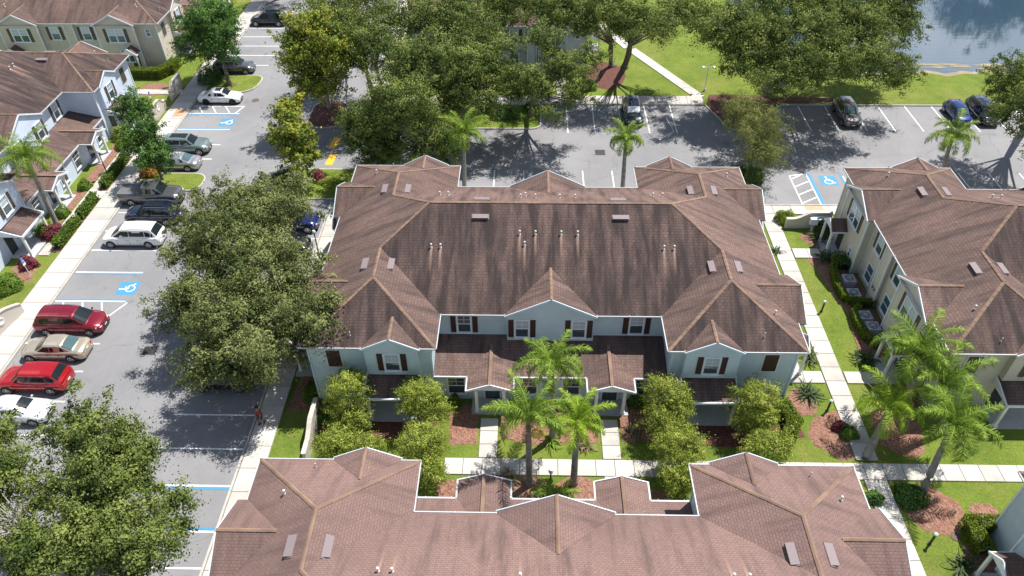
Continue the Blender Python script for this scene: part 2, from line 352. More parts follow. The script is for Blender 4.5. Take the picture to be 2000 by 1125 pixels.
def kerb(name, pts, closed=False, w_=.16, h=.14):
    b = MB(); n = len(pts)
    for i in range(n if closed else n-1):
        a = Vector(pts[i]); c = Vector(pts[(i+1) % n]); d = (c-a); l = d.length; d.normalize(); s = Vector((-d.y, d.x))*w_/2
        k = max(1, int(l/3)) if not closed else 1
        for j in range(k):
            p = a+d*(l*j/k+(.012 if k > 1 else 0)); q = a+d*(l*(j+1)/k)
            A, B, Cc, D = p-s, q-s, q+s, p+s; e = s*.25
            b.poly([(*(A+e), h), (*(B+e), h), (*(Cc-e), h), (*(D-e), h)])
            b.poly([(*A, 0), (*B, 0), (*B, h-.03), (*A, h-.03)]); b.poly([(*A, h-.03), (*B, h-.03), (*(B+e), h), (*(A+e), h)])
            b.poly([(*Cc, 0), (*D, 0), (*D, h-.03), (*Cc, h-.03)]); b.poly([(*Cc, h-.03), (*D, h-.03), (*(D-e), h), (*(Cc-e), h)])
            b.poly([(*D, 0), (*A, 0), (*A, h-.03), (*D, h-.03)]); b.poly([(*B, 0), (*Cc, 0), (*Cc, h-.03), (*B, h-.03)])
    return struct(b.build(name, KERB))
kerb('left_kerb', [(-37.8, 15), (-37.8, 112)]); kerb('middle_kerb', [(-18.28, -5), (-18.28, 57.15)]); kerb('upper_left_kerb', [(-18.28, 76.5), (-18.28, 112)])
kerb('upper_kerb', [(-18.2, 76.52), (19.6, 76.52), (20.4, 74), (21.2, 71.4), (22.4, 70.6), (24.3, 71.0), (25.8, 72.8), (26.6, 75), (28, 76.52), (75, 76.52)])
kerb('lower_kerb', [(-15, 57.18), (75, 57.18)])
def rounded(pts, r, n=5):
    out = []
    N = len(pts)
    for i in range(N):
        p = Vector(pts[i]); a = Vector(pts[i-1]); c = Vector(pts[(i+1) % N]); rr = r[i] if isinstance(r, (list, tuple)) else r
        if rr <= 0: out.append((p.x, p.y)); continue
        u = (a-p).normalized()*rr; v = (c-p).normalized()*rr
        for k in range(n+1):
            t = k/n; q = (p+u)*(1-t)**2+p*2*t*(1-t)+(p+v)*t*t; out.append((q.x, q.y))
    return out
def island(name, pts, M=GRASS, r=0.8):
    q = rounded(pts, r); kerb(name+'_kerb', q, True); sheet(name, q, .12, M)
island('grass_island', [(-37.6, 58.9), (-31.4, 58.9), (-31.4, 61.9), (-37.6, 61.9)], r=[0, 1.4, 1.4, 0])
island('upper_grass_island', [(-37.6, 78.9), (-31.7, 78.9), (-31.7, 83.4), (-37.6, 83.4)], r=[0, 2.8, 1.2, 0])
island('round_mulch_island', [(-24, 71), (-20.2, 71), (-20.2, 77), (-24, 77)], MULCHD, 1.85)
island('garden_island', [(-24.6, 57.7), (-7.5, 57.7), (-7.5, 62.8), (-24.6, 62.8)], r=[.5, .5, 1.5, 2.4])
island('middle_garden_island', [(-13, 71), (1.3, 71), (1.3, 76.35), (-13, 76.35)], r=[1.5, 1.2, 0, 0])
# right-hand planted island by the oblique path
sheet('mulch_corner', [(19.9, 76.4), (20.5, 74), (21.3, 71.6), (22.4, 70.8), (24.2, 71.2), (25.6, 72.9), (26.4, 75), (27.8, 76.6), (27, 79), (20.5, 79)], .02, MULCHD)
def blob(cx, cy, rx, ry, n=14, j=.12):
    return [(cx+rx*math.cos(2*math.pi*i/n)*(1+rnd.uniform(-j, j)), cy+ry*math.sin(2*math.pi*i/n)*(1+rnd.uniform(-j, j))) for i in range(n)]
for nm, a, M in (('mulch_bed', (9.0, 84, 2.6, 3.6), MULCHD), ('mulch_bed', (31, 77.9, 4, .7), MULCHD),
                 ('mulch_bed', (-36.2, 81, .9, 1.6), MULCHD), ('mulch_bed', (20.6, 31.0, 1.9, 1.9), MULCH), ('mulch_bed', (19.0, 33.8, 1.0, 1.3), MULCH), ('mulch_bed', (24.6, 31.3, 1.7, 1.9), MULCH),
                 ('mulch_bed', (24.6, 25.4, 1.7, 1.75), MULCH), ('mulch_bed', (27.6, 25.5, .9, .55), MULCH), ('mulch_bed', (26.0, 21.6, .9, 2.1), MULCH),
                 ('mulch_bed', (0.2, 26.4, 1.5, 1.1), MULCH), ('mulch_bed', (3.2, 26.3, 1.5, 1.3), MULCH), ('mulch_bed', (-35.5, 60.4, 1.2, 1.0), MULCHD), ('mulch_bed', (-21.8, 60.8, 1.6, 1.8), MULCHD), ('mulch_bed', (-15.1, 38.6, .7, 1.2), MULCH),
                 ('mulch_bed', (27.1, 34.4, 2.6, 1.0), MULCHD), ('mulch_bed', (25.3, 52.2, 1.5, 1.2), MULCH), ('mulch_bed', (-43.7, 79.9, 1.9, 1.6), MULCH), ('mulch_bed', (-42.0, 71.6, 1.0, 2.6), MULCH)):
    mound(nm, blob(*a), .05, M)
for pts, M in ((( (23.9, 50.7), (25.6, 50.6), (27.0, 50), (27.1, 39), (25.6, 37.6), (24.4, 38.6), (24.6, 41), (24.9, 42.4), (24.4, 44.6), (24.2, 47), (23.6, 49.2)), MULCH),
               (((-5.2, 33.2), (-3.2, 33.2), (-3.2, 29.9), (-5.0, 29.8)), MULCH), (((-1.7, 33.2), (4.8, 33.2), (4.8, 30.1), (3.5, 30.4), (1.5, 29.7), (-1.7, 30.4)), MULCH), (((6.3, 33.2), (9.2, 33.2), (9, 30.3), (6.3, 30.2)), MULCH),
               (((-14.4, 33.4), (-6, 33.4), (-6, 30.8), (-9, 30.2), (-13.8, 30.1)), MULCHD), (((9.4, 33.4), (17.9, 33.4), (18.4, 30.8), (14, 29.9), (9.4, 30.1)), MULCHD),
               (((-16.4, 32.5), (-14.6, 32.5), (-14.5, 39), (-15.6, 39)), MULCH), (((-5.5, 27.2), (-3.3, 27.0), (-3.3, 25), (-5.5, 25)), MULCH), (((6.6, 25), (9, 25), (9, 26.6), (6.8, 26.6)), MULCH),
               (((-43.2, 47), (-42.3, 47), (-42.1, 58), (-42.0, 68), (-43.2, 68)), MULCH), (((-42.9, 45.5), (-40.9, 45.6), (-41.2, 47.4), (-42.9, 47.4)), MULCH), (((-40.9, 49.5), (-40.2, 49.5), (-40.2, 66), (-40.9, 66)), MULCH)):
    mound('mulch_bed', list(pts), .045, M)
sheet('brick_red_ramp', [(25.35, 56.35), (27.0, 56.35), (27.0, 57.02), (25.35, 57.02)], .126, RAMP); sheet('brick_red_ramp', [(-38.0, 74.9), (-39.2, 74.9), (-39.2, 73.3), (-38.0, 73.3)], .126, RAMP)

# painted marks: every line is a part of the lot
ZP = .012
def stripe(x0, y0, x1, y1, w_=.11, M=PWHITE, z=ZP, name='painted_line'):
    a = Vector((x0, y0)); b_ = Vector((x1, y1)); d = (b_-a).normalized(); s = Vector((-d.y, d.x))*w_/2
    b = MB(); b.poly([(*(a-s), z), (*(b_-s), z), (*(b_+s), z), (*(a+s), z)]); return b.build(name, M, LOT)
LX0, LX1 = -37.65, -32.0
for y in (24.6, 27.4, 30.15, 33.05, 35.85, 38.65, 49.85, 52.6, 55.4, 64.7, 67.5, 86.35, 89.2, 92.0, 94.9, 97.75, 100.6, 103.4): stripe(LX0, y, LX1, y)
for y, s in ((46.9, -1), (43.35, 1), (70.65, 1), (74.15, -1)):
    stripe(LX0, y, LX1, y, .12); stripe(LX0, y+s*.17, LX1, y+s*.17, .16, PBLUE, ZP+.004)
def hatch(x0, x1, y0, y1):
    stripe(x0, y0, x1-.9, y0); stripe(x1, y1, x1-.9, y0)
    for k in range(3): stripe(x0+.7+k*1.55, y1, x0+1.5+k*1.55, y0)
hatch(LX0, -31.8, 41.5, 43.2)
def hatch2(x0, x1, y0, y1):
    stripe(x0, y1, x1, y1); stripe(x1, y1, x1-.6, y0)
    for k in range(3): stripe(x0+.6+k*1.5, y1, x0+1.6+k*1.5, y0)
hatch2(LX0, -31.9, 74.15, 75.85)
for y in (21.0, 29.25, 32.05, 34.9, 37.7, 40.5, 43.3, 46.1, 48.9, 51.7, 54.5): stripe(-24.0, y, -18.42, y)
for y, s in ((26.45, -1), (23.3, 1)):
    stripe(-24.0, y, -18.42, y, .12); stripe(-24.0, y+s*.19, -18.42, y+s*.19, .18, PBLUE, ZP+.004)
for x in [4.18+2.88*k for k in range(5)]: stripe(x, 70.3, x, 76.4)
for x in [29.9+2.94*k for k in range(12)]: stripe(x, 70.9, x, 76.4)
for x in [-3.3+2.88*k for k in range(9)]: stripe(x, 57.35, x, 62.9)
for x in [33.0+2.94*k for k in range(10)]: stripe(x, 57.35, x, 62.9)
for a in ((14.5, 69.4, 15.4, 70.7), (15.4, 70.7, 14.9, 73.9), (12.5+1.1, 68.9, 15.1, 70.5), (15.5, 71.9, 16.3, 71.9)): stripe(*a, .07)
stripe(25.35, 57.35, 25.35, 62.2); stripe(27.05, 57.35, 27.05, 62.6); stripe(27.3, 57.35, 27.3, 62.6, .3, PBLUE, ZP+.004); stripe(30.5, 57.35, 30.5, 62.2, .12); stripe(30.3, 57.35, 30.3, 62.6, .2, PBLUE, ZP+.004)
for k in range(4): stripe(25.4, 57.6+k*1.35, 27.0, 58.6+k*1.35, .12)
stripe(25.35, 62.2, 27.05, 62.6)
for a in ((20.9, 66.6), ): pass
stripe(*G(641, 322), *G(652, 302), .75, PYEL); stripe(*G(648, 290), *G(660, 268), .75, PYEL); stripe(*G(664, 293), *G(668, 288), .5, PWHITE)

def ada(x, y, rz, s=1.5, zz=ZP):
    root = empty('wheelchair_symbol', (x, y, 0), rz); root.parent = LOT
    b = MB(); h = s/2; b.poly([(-h, -h, zz), (h, -h, zz), (h, h, zz), (-h, h, zz)]); b.build('painted_square', PBLUE, root)
    b = MB(); z2 = zz+.005; k = s/1.5
    def seg(p, q, w_=.11):
        a = Vector(p)*k; c = Vector(q)*k; d = (c-a).normalized(); n_ = Vector((-d.y, d.x))*w_/2*k; b.poly([(*(a-n_), z2), (*(c-n_), z2), (*(c+n_), z2), (*(a+n_), z2)])
    cx, cy, r = -.05, -.2, .33; pr = None
    for i in range(15):
        t = R_(120+i*17); p = (cx+r*math.cos(t), cy+r*math.sin(t))
        if pr: seg(pr, p, .09)
        pr = p
    b.poly([((-.12+.10*math.cos(i))*k, (.55+.10*math.sin(i))*k, z2) for i in [j*math.pi/4 for j in range(8)]])
    seg((-.12, .42), (-.08, .0), .12); seg((-.10, .2), (.2, .2), .08); seg((-.08, .0), (.25, .0), .12); seg((.25, .03), (.42, -.42), .11); seg((.40, -.42), (.55, -.36), .09)
    b.build('painted_figure', PWHITE, root)
ada(*G(250, 563), R_(90), 1.6); ada(*G(444, 239), R_(90), 1.6); ada(28.9, 61.4, 0, 1.6)
IRON = mat('cast_iron', (.11, .075, .06), .8); GRATEM = mat('grate_iron', (.05, .045, .05), .7)
def grate(name, px, py, w_, d, label):
    x, y = G(px, py); r = empty(name, (x, y, .008), 0, label, 'drain grate')
    b = MB(); b.box(-w_/2, w_/2, -d/2, d/2, 0, .004); b.build('pit', BLACK, r)
    b = MB()
    for i in range(int(w_/.12)): xx = -w_/2+.05+i*.12; b.box(xx, xx+.06, -d/2, d/2, .005, .02)
    b.box(-w_/2-.04, w_/2+.04, -d/2-.04, -d/2, 0, .02); b.box(-w_/2-.04, w_/2+.04, d/2, d/2+.04, 0, .02); b.build('bars', GRATEM, r)
grate('drain_grate', 293, 685, .95, .75, 'dark iron drain grate in the asphalt left of the big shady tree')
grate('drain_grate', 1172, 298, 1.0, .9, 'dark drain grate beside the lone palm behind the blue building')
def manhole(px, py, r_, label):
    b = MB(); b.lathe([(0, .03), (r_*.85, .03), (r_*.88, .022), (r_, .028), (r_, 0)], n=20); o = b.build('manhole_cover', IRON); o.location = (*G(px, py), 0); tag(o, label, 'manhole cover')
manhole(499, 196, .42, 'round rusty manhole cover in the asphalt right of the white sedan'); manhole(1866, 1100, .3, 'small round cover in the lawn near the grey house') if False else None
manhole(1866, 1049, .28, 'small round utility cover in the lawn by the squared hedge')

# ------------------------------------------------------------------ town houses (all on one plan)
HX, BX, HY, RY, ZE = 16.3, 7.42, 10.85, 7.65, 5.5
def roofz(x, y):
    a = .5*min(HX-abs(x), RY-abs(y)); b = .5*min(HX-abs(x), abs(x)-BX, HY-abs(y)); return ZE+max(a, b)
def slope(b, pts, eave=None, mi=0):
    """sloped polygon with uv in metres: u along the eave edge (first edge), v up the slope"""
    a = Vector(pts[0]); u = (Vector(pts[1])-a).normalized(); n = None
    for i in range(2, len(pts)):
        n = u.cross(Vector(pts[i])-a)
        if n.length > 1e-4: break
    n.normalize(); v = n.cross(u)
    b.poly(pts, [((Vector(p)-a).dot(u)+a.x+a.y*1.3, (Vector(p)-a).dot(v)) for p in pts], mi)
def window_parts(w_, h, double, kind):
    """meshes of a sash window: trim frame, panes"""
    key = (w_, h, double, kind)
    if key in WM: return WM[key]
    f = MB(); t = .09
    f.box(-w_/2-t, w_/2+t, -.07, 0, -t, 0); f.box(-w_/2-t, w_/2+t, -.07, 0, h, h+t); f.box(-w_/2-t, -w_/2, -.068, 0, 0, h); f.box(w_/2, w_/2+t, -.068, 0, 0, h)
    f.box(-w_/2-t-.04, w_/2+t+.04, -.12, 0, -t-.05, -t)
    cols = [(-w_/2, -.04), (.04, w_/2)] if double else [(-w_/2, w_/2)]
    if double: f.box(-.05, .05, -.066, 0, 0, h)
    for x0, x1 in cols:
        f.box(x0, x1, -.05, 0, h/2-.03, h/2+.03); f.box(x0, x0+.04, -.048, 0, 0, h); f.box(x1-.04, x1, -.048, 0, 0, h)
        if kind != 'plain':
            xm = (x0+x1)/2; f.box(xm-.012, xm+.012, -.035, 0, h/2, h); f.box(x0, x1, -.034, 0, h*.75-.012, h*.75+.012)
    panes = []
    for x0, x1 in cols:
        for z0, z1, up in ((0, h/2-.03, 0), (h/2+.03, h, 1)):
            p = MB(); p.box(x0+.04, x1-.04, -.02, 0, z0, z1)
            M = {'blind': (GLASS, GLASSB), 'dark': (GLASS, GLASS), 'plain': (GLASSG, GLASSG), 'half': (GLASSB, GLASSB)}[kind][up]
            panes.append(p.mesh('pane', M))
    WM[key] = (f.mesh('window', TRIM), panes); return WM[key]
WM = {}
def shutter_mesh(w_, h, M):
    key = ('s', w_, h, M.name)
    if key not in WM:
        f = MB(); f.box(-w_/2, -w_/2+.05, -.05, 0, 0, h); f.box(w_/2-.05, w_/2, -.05, 0, 0, h); f.box(-w_/2, w_/2, -.025, 0, 0, h)
        for z in (0, h/2-.03, h-.06): f.box(-w_/2+.05, w_/2-.05, -.048, 0, z, z+.06)
        n = 9
        for i in range(n):
            z = .08+i*(h-.16)/n; f.box(-w_/2+.05, w_/2-.05, -.04, 0, z, z+.05)
        WM[key] = f.mesh('shutter', M)
    return WM[key]
def add_window(B, x, y, z, ang, w_=.95, h=1.5, double=False, kind='blind', shut=None):
    fm, ps = window_parts(w_, h, double, kind)
    o = inst('window', fm, B, (x, y, z), ang)
    for p in ps: inst('pane', p, o)
    if shut:
        ca, sa = math.cos(ang), math.sin(ang)
        for s in (-1, 1):
            d = s*(w_/2+.30); inst('shutter', shutter_mesh(.36, h+.1, shut), B, (x+d*ca, y+d*sa, z-.05), ang)
def building(name, cx, cy, rz, wall, shutm, roofm, label, faces, gable_solid=True):
    B = empty(name, (cx, cy, 0), rz, label, 'house', 'two-storey town houses on the estate')
    # walls
    ov = .42; X, Yw, b_, r_ = HX-ov, HY-ov, BX+ov, RY-ov
    bay = 2.3; BXX = HX+.28
    out = [(-X, -Yw), (-b_, -Yw), (-b_, -r_), (-2.95, -r_), (-2.95, -r_-.43), (2.95, -r_-.43), (2.95, -r_), (b_, -r_), (b_, -Yw), (X, -Yw),
           (X, -5.75-bay), (BXX, -5.75-bay), (BXX, -5.75+bay), (X, -5.75+bay), (X, 5.75-bay), (BXX, 5.75-bay), (BXX, 5.75+bay), (X, 5.75+bay), (X, Yw)]
    out += [(b_, Yw), (b_, r_), (-b_, r_), (-b_, Yw), (-X, Yw), (-X, 5.75+bay), (-BXX, 5.75+bay), (-BXX, 5.75-bay), (-X, 5.75-bay), (-X, -5.75+bay), (-BXX, -5.75+bay), (-BXX, -5.75-bay), (-X, -5.75-bay)]
    wb = MB(); n = len(out)
    for i in range(n):
        a, c = out[i], out[(i+1) % n]; wb.poly([(*a, 0), (*c, 0), (*c, ZE-.06), (*a, ZE-.06)])
    # gable triangles
    def gwall(ax, pos, c, half, s):
        z0 = ZE-.06; z1 = ZE+half*.5-.10
        if ax == 'y': wb.poly([(c-half+.1, pos, z0), (c+half-.1, pos, z0), (c, pos, z1)] if s < 0 else [(c+half-.1, pos, z0), (c-half+.1, pos, z0), (c, pos, z1)])
        else: wb.poly([(pos, c-half+.1, z0), (pos, c+half-.1, z0), (pos, c, z1)] if s > 0 else [(pos, c+half-.1, z0), (pos, c-half+.1, z0), (pos, c, z1)])
    for s in (-1, 1):
        gwall('y', s*(r_+.433), 0, 3.1, s)
        for c in (-10.35, 10.35): gwall('y', s*(Yw+.433), c, 1.9, s)
        for c in (-5.75, 5.75): gwall('x', s*BXX, c, 2.5, s)
    for s in (-1, 1):   # little cheek under the wing gables
        for c in (-10.35, 10.35): wb.box(c-1.75, c+1.75, min(s*Yw, s*(Yw+.43)), max(s*Yw, s*(Yw+.43)), 3.02, ZE-.05)
    wb.build('wall', wall, B)
    # corner boards
    for (x, y) in out:
        if abs(abs(x)-2.95) < .01: continue
        if 'cb' not in WM: q_ = MB(); q_.box(-.06, .06, -.06, .06, .1, ZE-.1); WM['cb'] = q_.mesh('corner_board', TRIM); q_ = MB(); q_.box(-.06, .06, -.06, .06, .1, ZE-.1); WM['cbb'] = q_.mesh('corner_board', TRIMB)
        inst('corner_board', WM['cbb' if wall is BLUE else 'cb'], B, (x, y, 0))
    # roof planes
    rb = MB(); HW = .5*(HX-BX)/2; xm = (HX+BX)/2; ya = HY-(HX-BX)/2; yj = RY-(HX-BX)/2; xr = HX-RY; HM = .5*RY
    zw, zm = ZE+HW, ZE+HM
    for s in (-1, 1):      # front / back
        for q in (-1, 1):  # left / right
            P = [(q*HX, s*HY, ZE), (q*BX, s*HY, ZE), (q*xm, s*ya, zw)]
            P2 = [(q*BX, s*HY, ZE), (q*BX, s*RY, ZE), (q*xm, s*yj, zw), (q*xm, s*ya, zw)]
            if s*q > 0: P = [P[1], P[0], P[2]]
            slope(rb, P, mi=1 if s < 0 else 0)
            slope(rb, P2 if s*q < 0 else [P2[1], P2[0], P2[3], P2[2]])
        P3 = [(-s*-BX*-1, s*RY, ZE)]
        P3 = [(s*BX, s*RY, ZE), (-s*BX, s*RY, ZE), (-s*xm, s*yj, zw), (-s*xr, 0, zm), (s*xr, 0, zm), (s*xm, s*yj, zw)]
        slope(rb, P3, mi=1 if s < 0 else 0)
        q = s
        slope(rb, [(q*HX, -q*HY, ZE), (q*HX, q*HY, ZE), (q*xm, q*ya, zw), (q*xm, q*yj, zw), (q*xr, 0, zm), (q*xm, -q*yj, zw), (q*xm, -q*ya, zw)])
    # gables on the roof
    rid = []
    def gable(ax, c, face, half, s, over=.12):
        h = half*.5; e = ZE+.012; f = face+s*over
        if ax == 'y':
            A, Bp, D, Cb = (c-half, f, e), (c+half, f, e), (c, f, e+h), (c, face-s*half, e+h)
            A0, B0 = (c-half, face, e), (c+half, face, e)
        else:
            A, Bp, D, Cb = (f, c-half, e), (f, c+half, e), (f, c, e+h), (face-s*half, c, e+h)
            A0, B0 = (face, c-half, e), (face, c+half, e)
        slope(rb, [A, A0, Cb, D]); slope(rb, [Bp, B0, Cb, D])
        rid.append((D, (Cb[0], Cb[1], Cb[2]+.01)))
        rk.append((A, D)); rk.append((Bp, D))
    rk = []
    for s in (-1, 1):
        gable('y', 0, s*RY, 3.1, s, .16)
        for c in (-10.35, 10.35): gable('y', c, s*HY, 1.9, s, .16)
        for c in (-5.75, 5.75): gable('x', c, s*HX, 2.5, s, .55)
    eo = [(-HX, -HY), (-BX, -HY), (-BX, -RY), (BX, -RY), (BX, -HY), (HX, -HY), (HX, HY), (BX, HY), (BX, RY), (-BX, RY), (-BX, HY), (-HX, HY)]
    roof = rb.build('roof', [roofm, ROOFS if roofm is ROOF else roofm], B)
    sf = MB(); sf.poly([(x, y, ZE-.07) for x, y in eo][::-1]); 
    for s in (-1, 1):
        for c in (-5.75, 5.75): sf.poly([(s*HX, c-2.5, ZE-.075), (s*(HX+.5), c-2.5, ZE-.075), (s*(HX+.5), c+2.5, ZE-.075), (s*HX, c+2.5, ZE-.075)])
    sf.build('soffit', SOFF, B)
    # ridge and hip caps
    def capline(a, c, w_=.21):
        cp = MB()
        a = Vector(a); c = Vector(c); d = (c-a); L = d.length; d.normalize(); n = max(1, int(L/.45)); sd = Vector((-d.y, d.x, 0)).normalized()
        for i in range(n):
            p = a+d*(L*i/n); q = a+d*(L*(i+1)/n); zt = .055; zo = .0; ww = w_/2
            l1, r1, l2, r2 = p-sd*ww, p+sd*ww, q-sd*ww, q+sd*ww
            dr = Vector((0, 0, -.05)); up = Vector((0, 0, zt)); u2 = Vector((0, 0, zt-.018))
            cp.poly([tuple(l1+dr+up*1), tuple(p+up), tuple(q+u2), tuple(l2+dr+u2)]); cp.poly([tuple(p+up), tuple(r1+dr+up), tuple(r2+dr+u2), tuple(q+u2)])
        cp.build('ridge_cap', CAP, roof)
    for s in (-1, 1):
        for q in (-1, 1):
            capline((q*HX, s*HY, ZE), (q*xm, s*ya, zw)); capline((q*BX, s*HY, ZE), (q*xm, s*ya, zw)); capline((q*xm, s*ya, zw), (q*xm, s*yj, zw)); capline((q*xm, s*yj, zw), (q*xr, 0, zm))
    capline((-xr, 0, zm), (xr, 0, zm))
    for a, c in rid: capline(a, c, .20)
    # gutters with brackets, rakes
    cuts = {}
    def gutter(a, c):
        gt = MB(); a = Vector((*a, ZE-.03)); c = Vector((*c, ZE-.03)); d = (c-a).normalized(); o = Vector((d.y, -d.x, 0))*.04
        gt.beam(a+o, c+o, .06, .10); L = (c-a).length; k = max(1, int(L/1.7))
        for i in range(k+1):
            p = a+(c-a)*(i/k); gt.beam(p+Vector((0, 0, .065))-o*.6, p+Vector((0, 0, .065))+o*1.9, .05, .03)
        gt.build('gutter', GUT, B)
    gl = []
    for s in (-1, 1):
        for q in (-1, 1):
            a, b2 = (q*HX, s*HY), (q*12.25, s*HY); c2, d2 = (q*8.45, s*HY), (q*BX, s*HY)
            gl += [(a, b2), (c2, d2)] if q*s > 0 else [(b2, a), (d2, c2)]
            gl += [((q*BX, s*HY), (q*BX, s*RY))] if q*s > 0 else [((q*BX, s*RY), (q*BX, s*HY))]
            gl += [((q*BX, s*RY), (q*3.1, s*RY))] if q*s > 0 else [((q*3.1, s*RY), (q*BX, s*RY))]
    for s in (-1, 1):
        for y0, y1 in ((-HY, -8.25), (-3.25, 3.25), (8.25, HY)):
            gl.append(((s*HX, y0), (s*HX, y1)) if s > 0 else ((s*HX, y1), (s*HX, y0)))
    for a, c in gl: gutter(a, c)
    for a, c in rk:
        rkm = MB(); rkm.beam((a[0], a[1], a[2]-.06), (c[0], c[1], c[2]-.06), .055, .15); rkm.build('gable_trim', TRIMB if wall is BLUE else TRIM, B)
    # vents
    def on_slope(x, y, me_name, mk):
        e = .05; gx = (roofz(x+e, y)-roofz(x-e, y))/(2*e); gy = (roofz(x, y+e)-roofz(x, y-e))/(2*e)
        nrm = Vector((-gx, -gy, 1)).normalized(); o = bpy.data.objects.new(me_name, mk); link(o, B)
        o.location = (x, y, roofz(x, y)); o.rotation_mode = 'QUATERNION'
        zax = nrm; xax = Vector((0, 0, 1)).cross(zax).normalized(); yax = zax.cross(xax)
        mm = Matrix((xax, yax, zax)).transposed(); o.rotation_quaternion = mm.to_quaternion(); return o
    if 'vent' not in WM:
        v = MB(); v.box(-.62, .62, -.22, .20, 0, .05); v.poly([(-.56, .2, .05), (-.56, -.2, .19), (.56, -.2, .19), (.56, .2, .05)][::-1]); v.poly([(-.56, -.2, .05), (.56, -.2, .05), (.56, -.2, .19), (-.56, -.2, .19)], mi=1)
        v.poly([(-.56, .2, .05), (-.56, -.2, .05), (-.56, -.2, .19)]); v.poly([(.56, -.2, .05), (.56, .2, .05), (.56, -.2, .19)])
        
        WM['vent'] = v.mesh('roof_vent', [VENT, BLACK])
        v = MB(); v.lathe([(.11, -.1), (.11, .02), (.055, .05), (.055, .30), (.10, .31), (.10, .38), (.04, .42), (0, .42)], n=10); WM['pipe'] = v.mesh('vent_pipe', PIPE, True)
    for s in (-1, 1):
        for q in (-1, 1):
            on_slope(q*11.0, s*4.6, 'roof_vent', WM['vent']); on_slope(q*12.72, s*4.6, 'roof_vent', WM['vent'])
            on_slope(q*4.95, s*1.05, 'roof_vent', WM['vent'])
    for s in (-1, 1):
        for x, y in ((-8.3, 3.2), (-7.65, 3.2), (-2.15, 2.25), (-1.05, 2.25), (.75, 2.25), (1.9, 2.25), (7.85, 3.2), (8.55, 3.2), (-2.7+.9, 3.0), (14.6, 8.2), (-14.0, 7.9), (13.6, 9.9), (-13.0, 10.1)):
            if 'streak' not in WM: q_ = MB(); q_.poly([(-.13, -2.0, .006), (.13, -2.0, .006), (.13, 0, .006), (-.13, 0, .006)], [(0, 0), (1, 0), (1, 1), (0, 1)]); WM['streak'] = q_.mesh('streak_stain', STREAK)
            if y < 5: on_slope(x, s*y, 'streak_stain', WM['streak'])
            o = on_slope(x, s*y, 'vent_pipe', WM['pipe']); o.rotation_quaternion = (1, 0, 0, 0); o.scale = (.78, .78, .78)
            if (x, y) in ((-1.8, 3.0), (13.6, 9.9), (-13.0, 10.1)): o.scale = (.45, .45, .8)
    # front and back porches
    def porch_side(s):
        rot = 0 if s < 0 else math.pi
        P = empty('porch', (0, 0, 0), rot); P.parent = B
        pr = MB(); z0, z1 = 2.45, 3.25; y0, y1 = -HY+.35, -r_+.02; pit = (z1-z0)/(y1-y0)
        x0, x1 = -b_+.02, b_-.02
        slope(pr, [(x0, y0, z0), (x1, y0, z0), (x1, y1, z1), (x0, y1, z1)])
        tops = []
        for c in (-4.0, 4.0):
            f = -HY-.85; h = .60; yb = y0+h/pit
            D = (c, f, z0+h); Cb = (c, yb, z0+h+.01)
            slope(pr, [(c-1.55, f, z0), (c-1.55, y0, z0), Cb, D]); slope(pr, [(c+1.55, y0, z0), (c+1.55, f, z0), D, Cb])
            tops.append((D, Cb))
        o = pr.build('porch_roof', roofm, P)
        for a, c in tops:
            cp2 = MB(); cp2.beam((a[0], a[1], a[2]+.03), (c[0], c[1], c[2]+.03), .22, .06); cp2.build('ridge_cap', CAP, P)
        un = MB(); un.poly([(x0, y0, z0-.06), (x0, y1, z0-.06), (x1, y1, z0-.06), (x1, y0, z0-.06)])
        for c in (-4.0, 4.0):
            un.poly([(c-1.5, -HY-.8, z0-.05), (c-1.5, y0, z0-.05), (c+1.5, y0, z0-.05), (c+1.5, -HY-.8, z0-.05)])
            un.poly([(c-1.45, -HY-.78, z0-.05), (c+1.45, -HY-.78, z0-.05), (c, -HY-.78, z0+.50)])
        un.build('porch_ceiling', TRIM, P)
        for a, c in (((x0, y0), (-5.55, y0)), ((-2.45, y0), (2.45, y0)), ((5.55, y0), (x1, y0))):
            gg = MB(); gg.beam((*a, z0-.02), (*c, z0-.02), .10, .11)
            for k in range(int((c[0]-a[0])/1.5)+1): gg.beam((a[0]+.3+k*1.5, a[1]-.08, z0+.04), (a[0]+.3+k*1.5, a[1]+.08, z0+.04), .05, .03)
            gg.build('gutter', GUT, P)
        for c in (-4, 4):
            for q in (-1, 1):
                gg = MB(); gg.beam((c+q*1.58, -HY-.85, z0-.02), (c+q*1.58, y0, z0-.02), .10, .11); gg.build('gutter', GUT, P)
                gg = MB(); gg.beam((c+q*1.6, -HY-.88, z0-.05), (c, -HY-.88, z0+.57), .07, .16); gg.build('gable_trim', TRIM, P)
        yg = -HY+.55   # ground floor stands forward under the long porch roof
        gw = MB(); gw.poly([(-b_, yg, 0), (b_, yg, 0), (b_, yg, 2.38), (-b_, yg, 2.38)]); gw.build('ground_floor_wall', wall, P)
        for c in (-4, 4):
            for q in (-.92, .92):
                k = MB(); k.box(-.10, .10, -.10, .10, 0, 2.44); k.box(-.14, .14, -.14, .14, 0, .25); k.box(-.14, .14, -.14, .14, 2.3, 2.44); k.build('column', BEAM, P, loc=(c+q, -HY-.62, .02))
            fl = MB(); fl.box(c-1.3, c+1.3, -HY-.85, yg-.005, 0, .12); fl.build('porch_floor', PORCHF, P)
            d = MB(); d.box(-.5, .5, -.05, 0, 0, 2.1); d.box(-.42, .42, -.07, 0, 1.2, 1.95, 1); d.box(-.42, .42, -.068, 0, .2, .95, 1); d.build('door', [DOOR, GLASS], P, loc=(c+.1, yg-.004, .12))
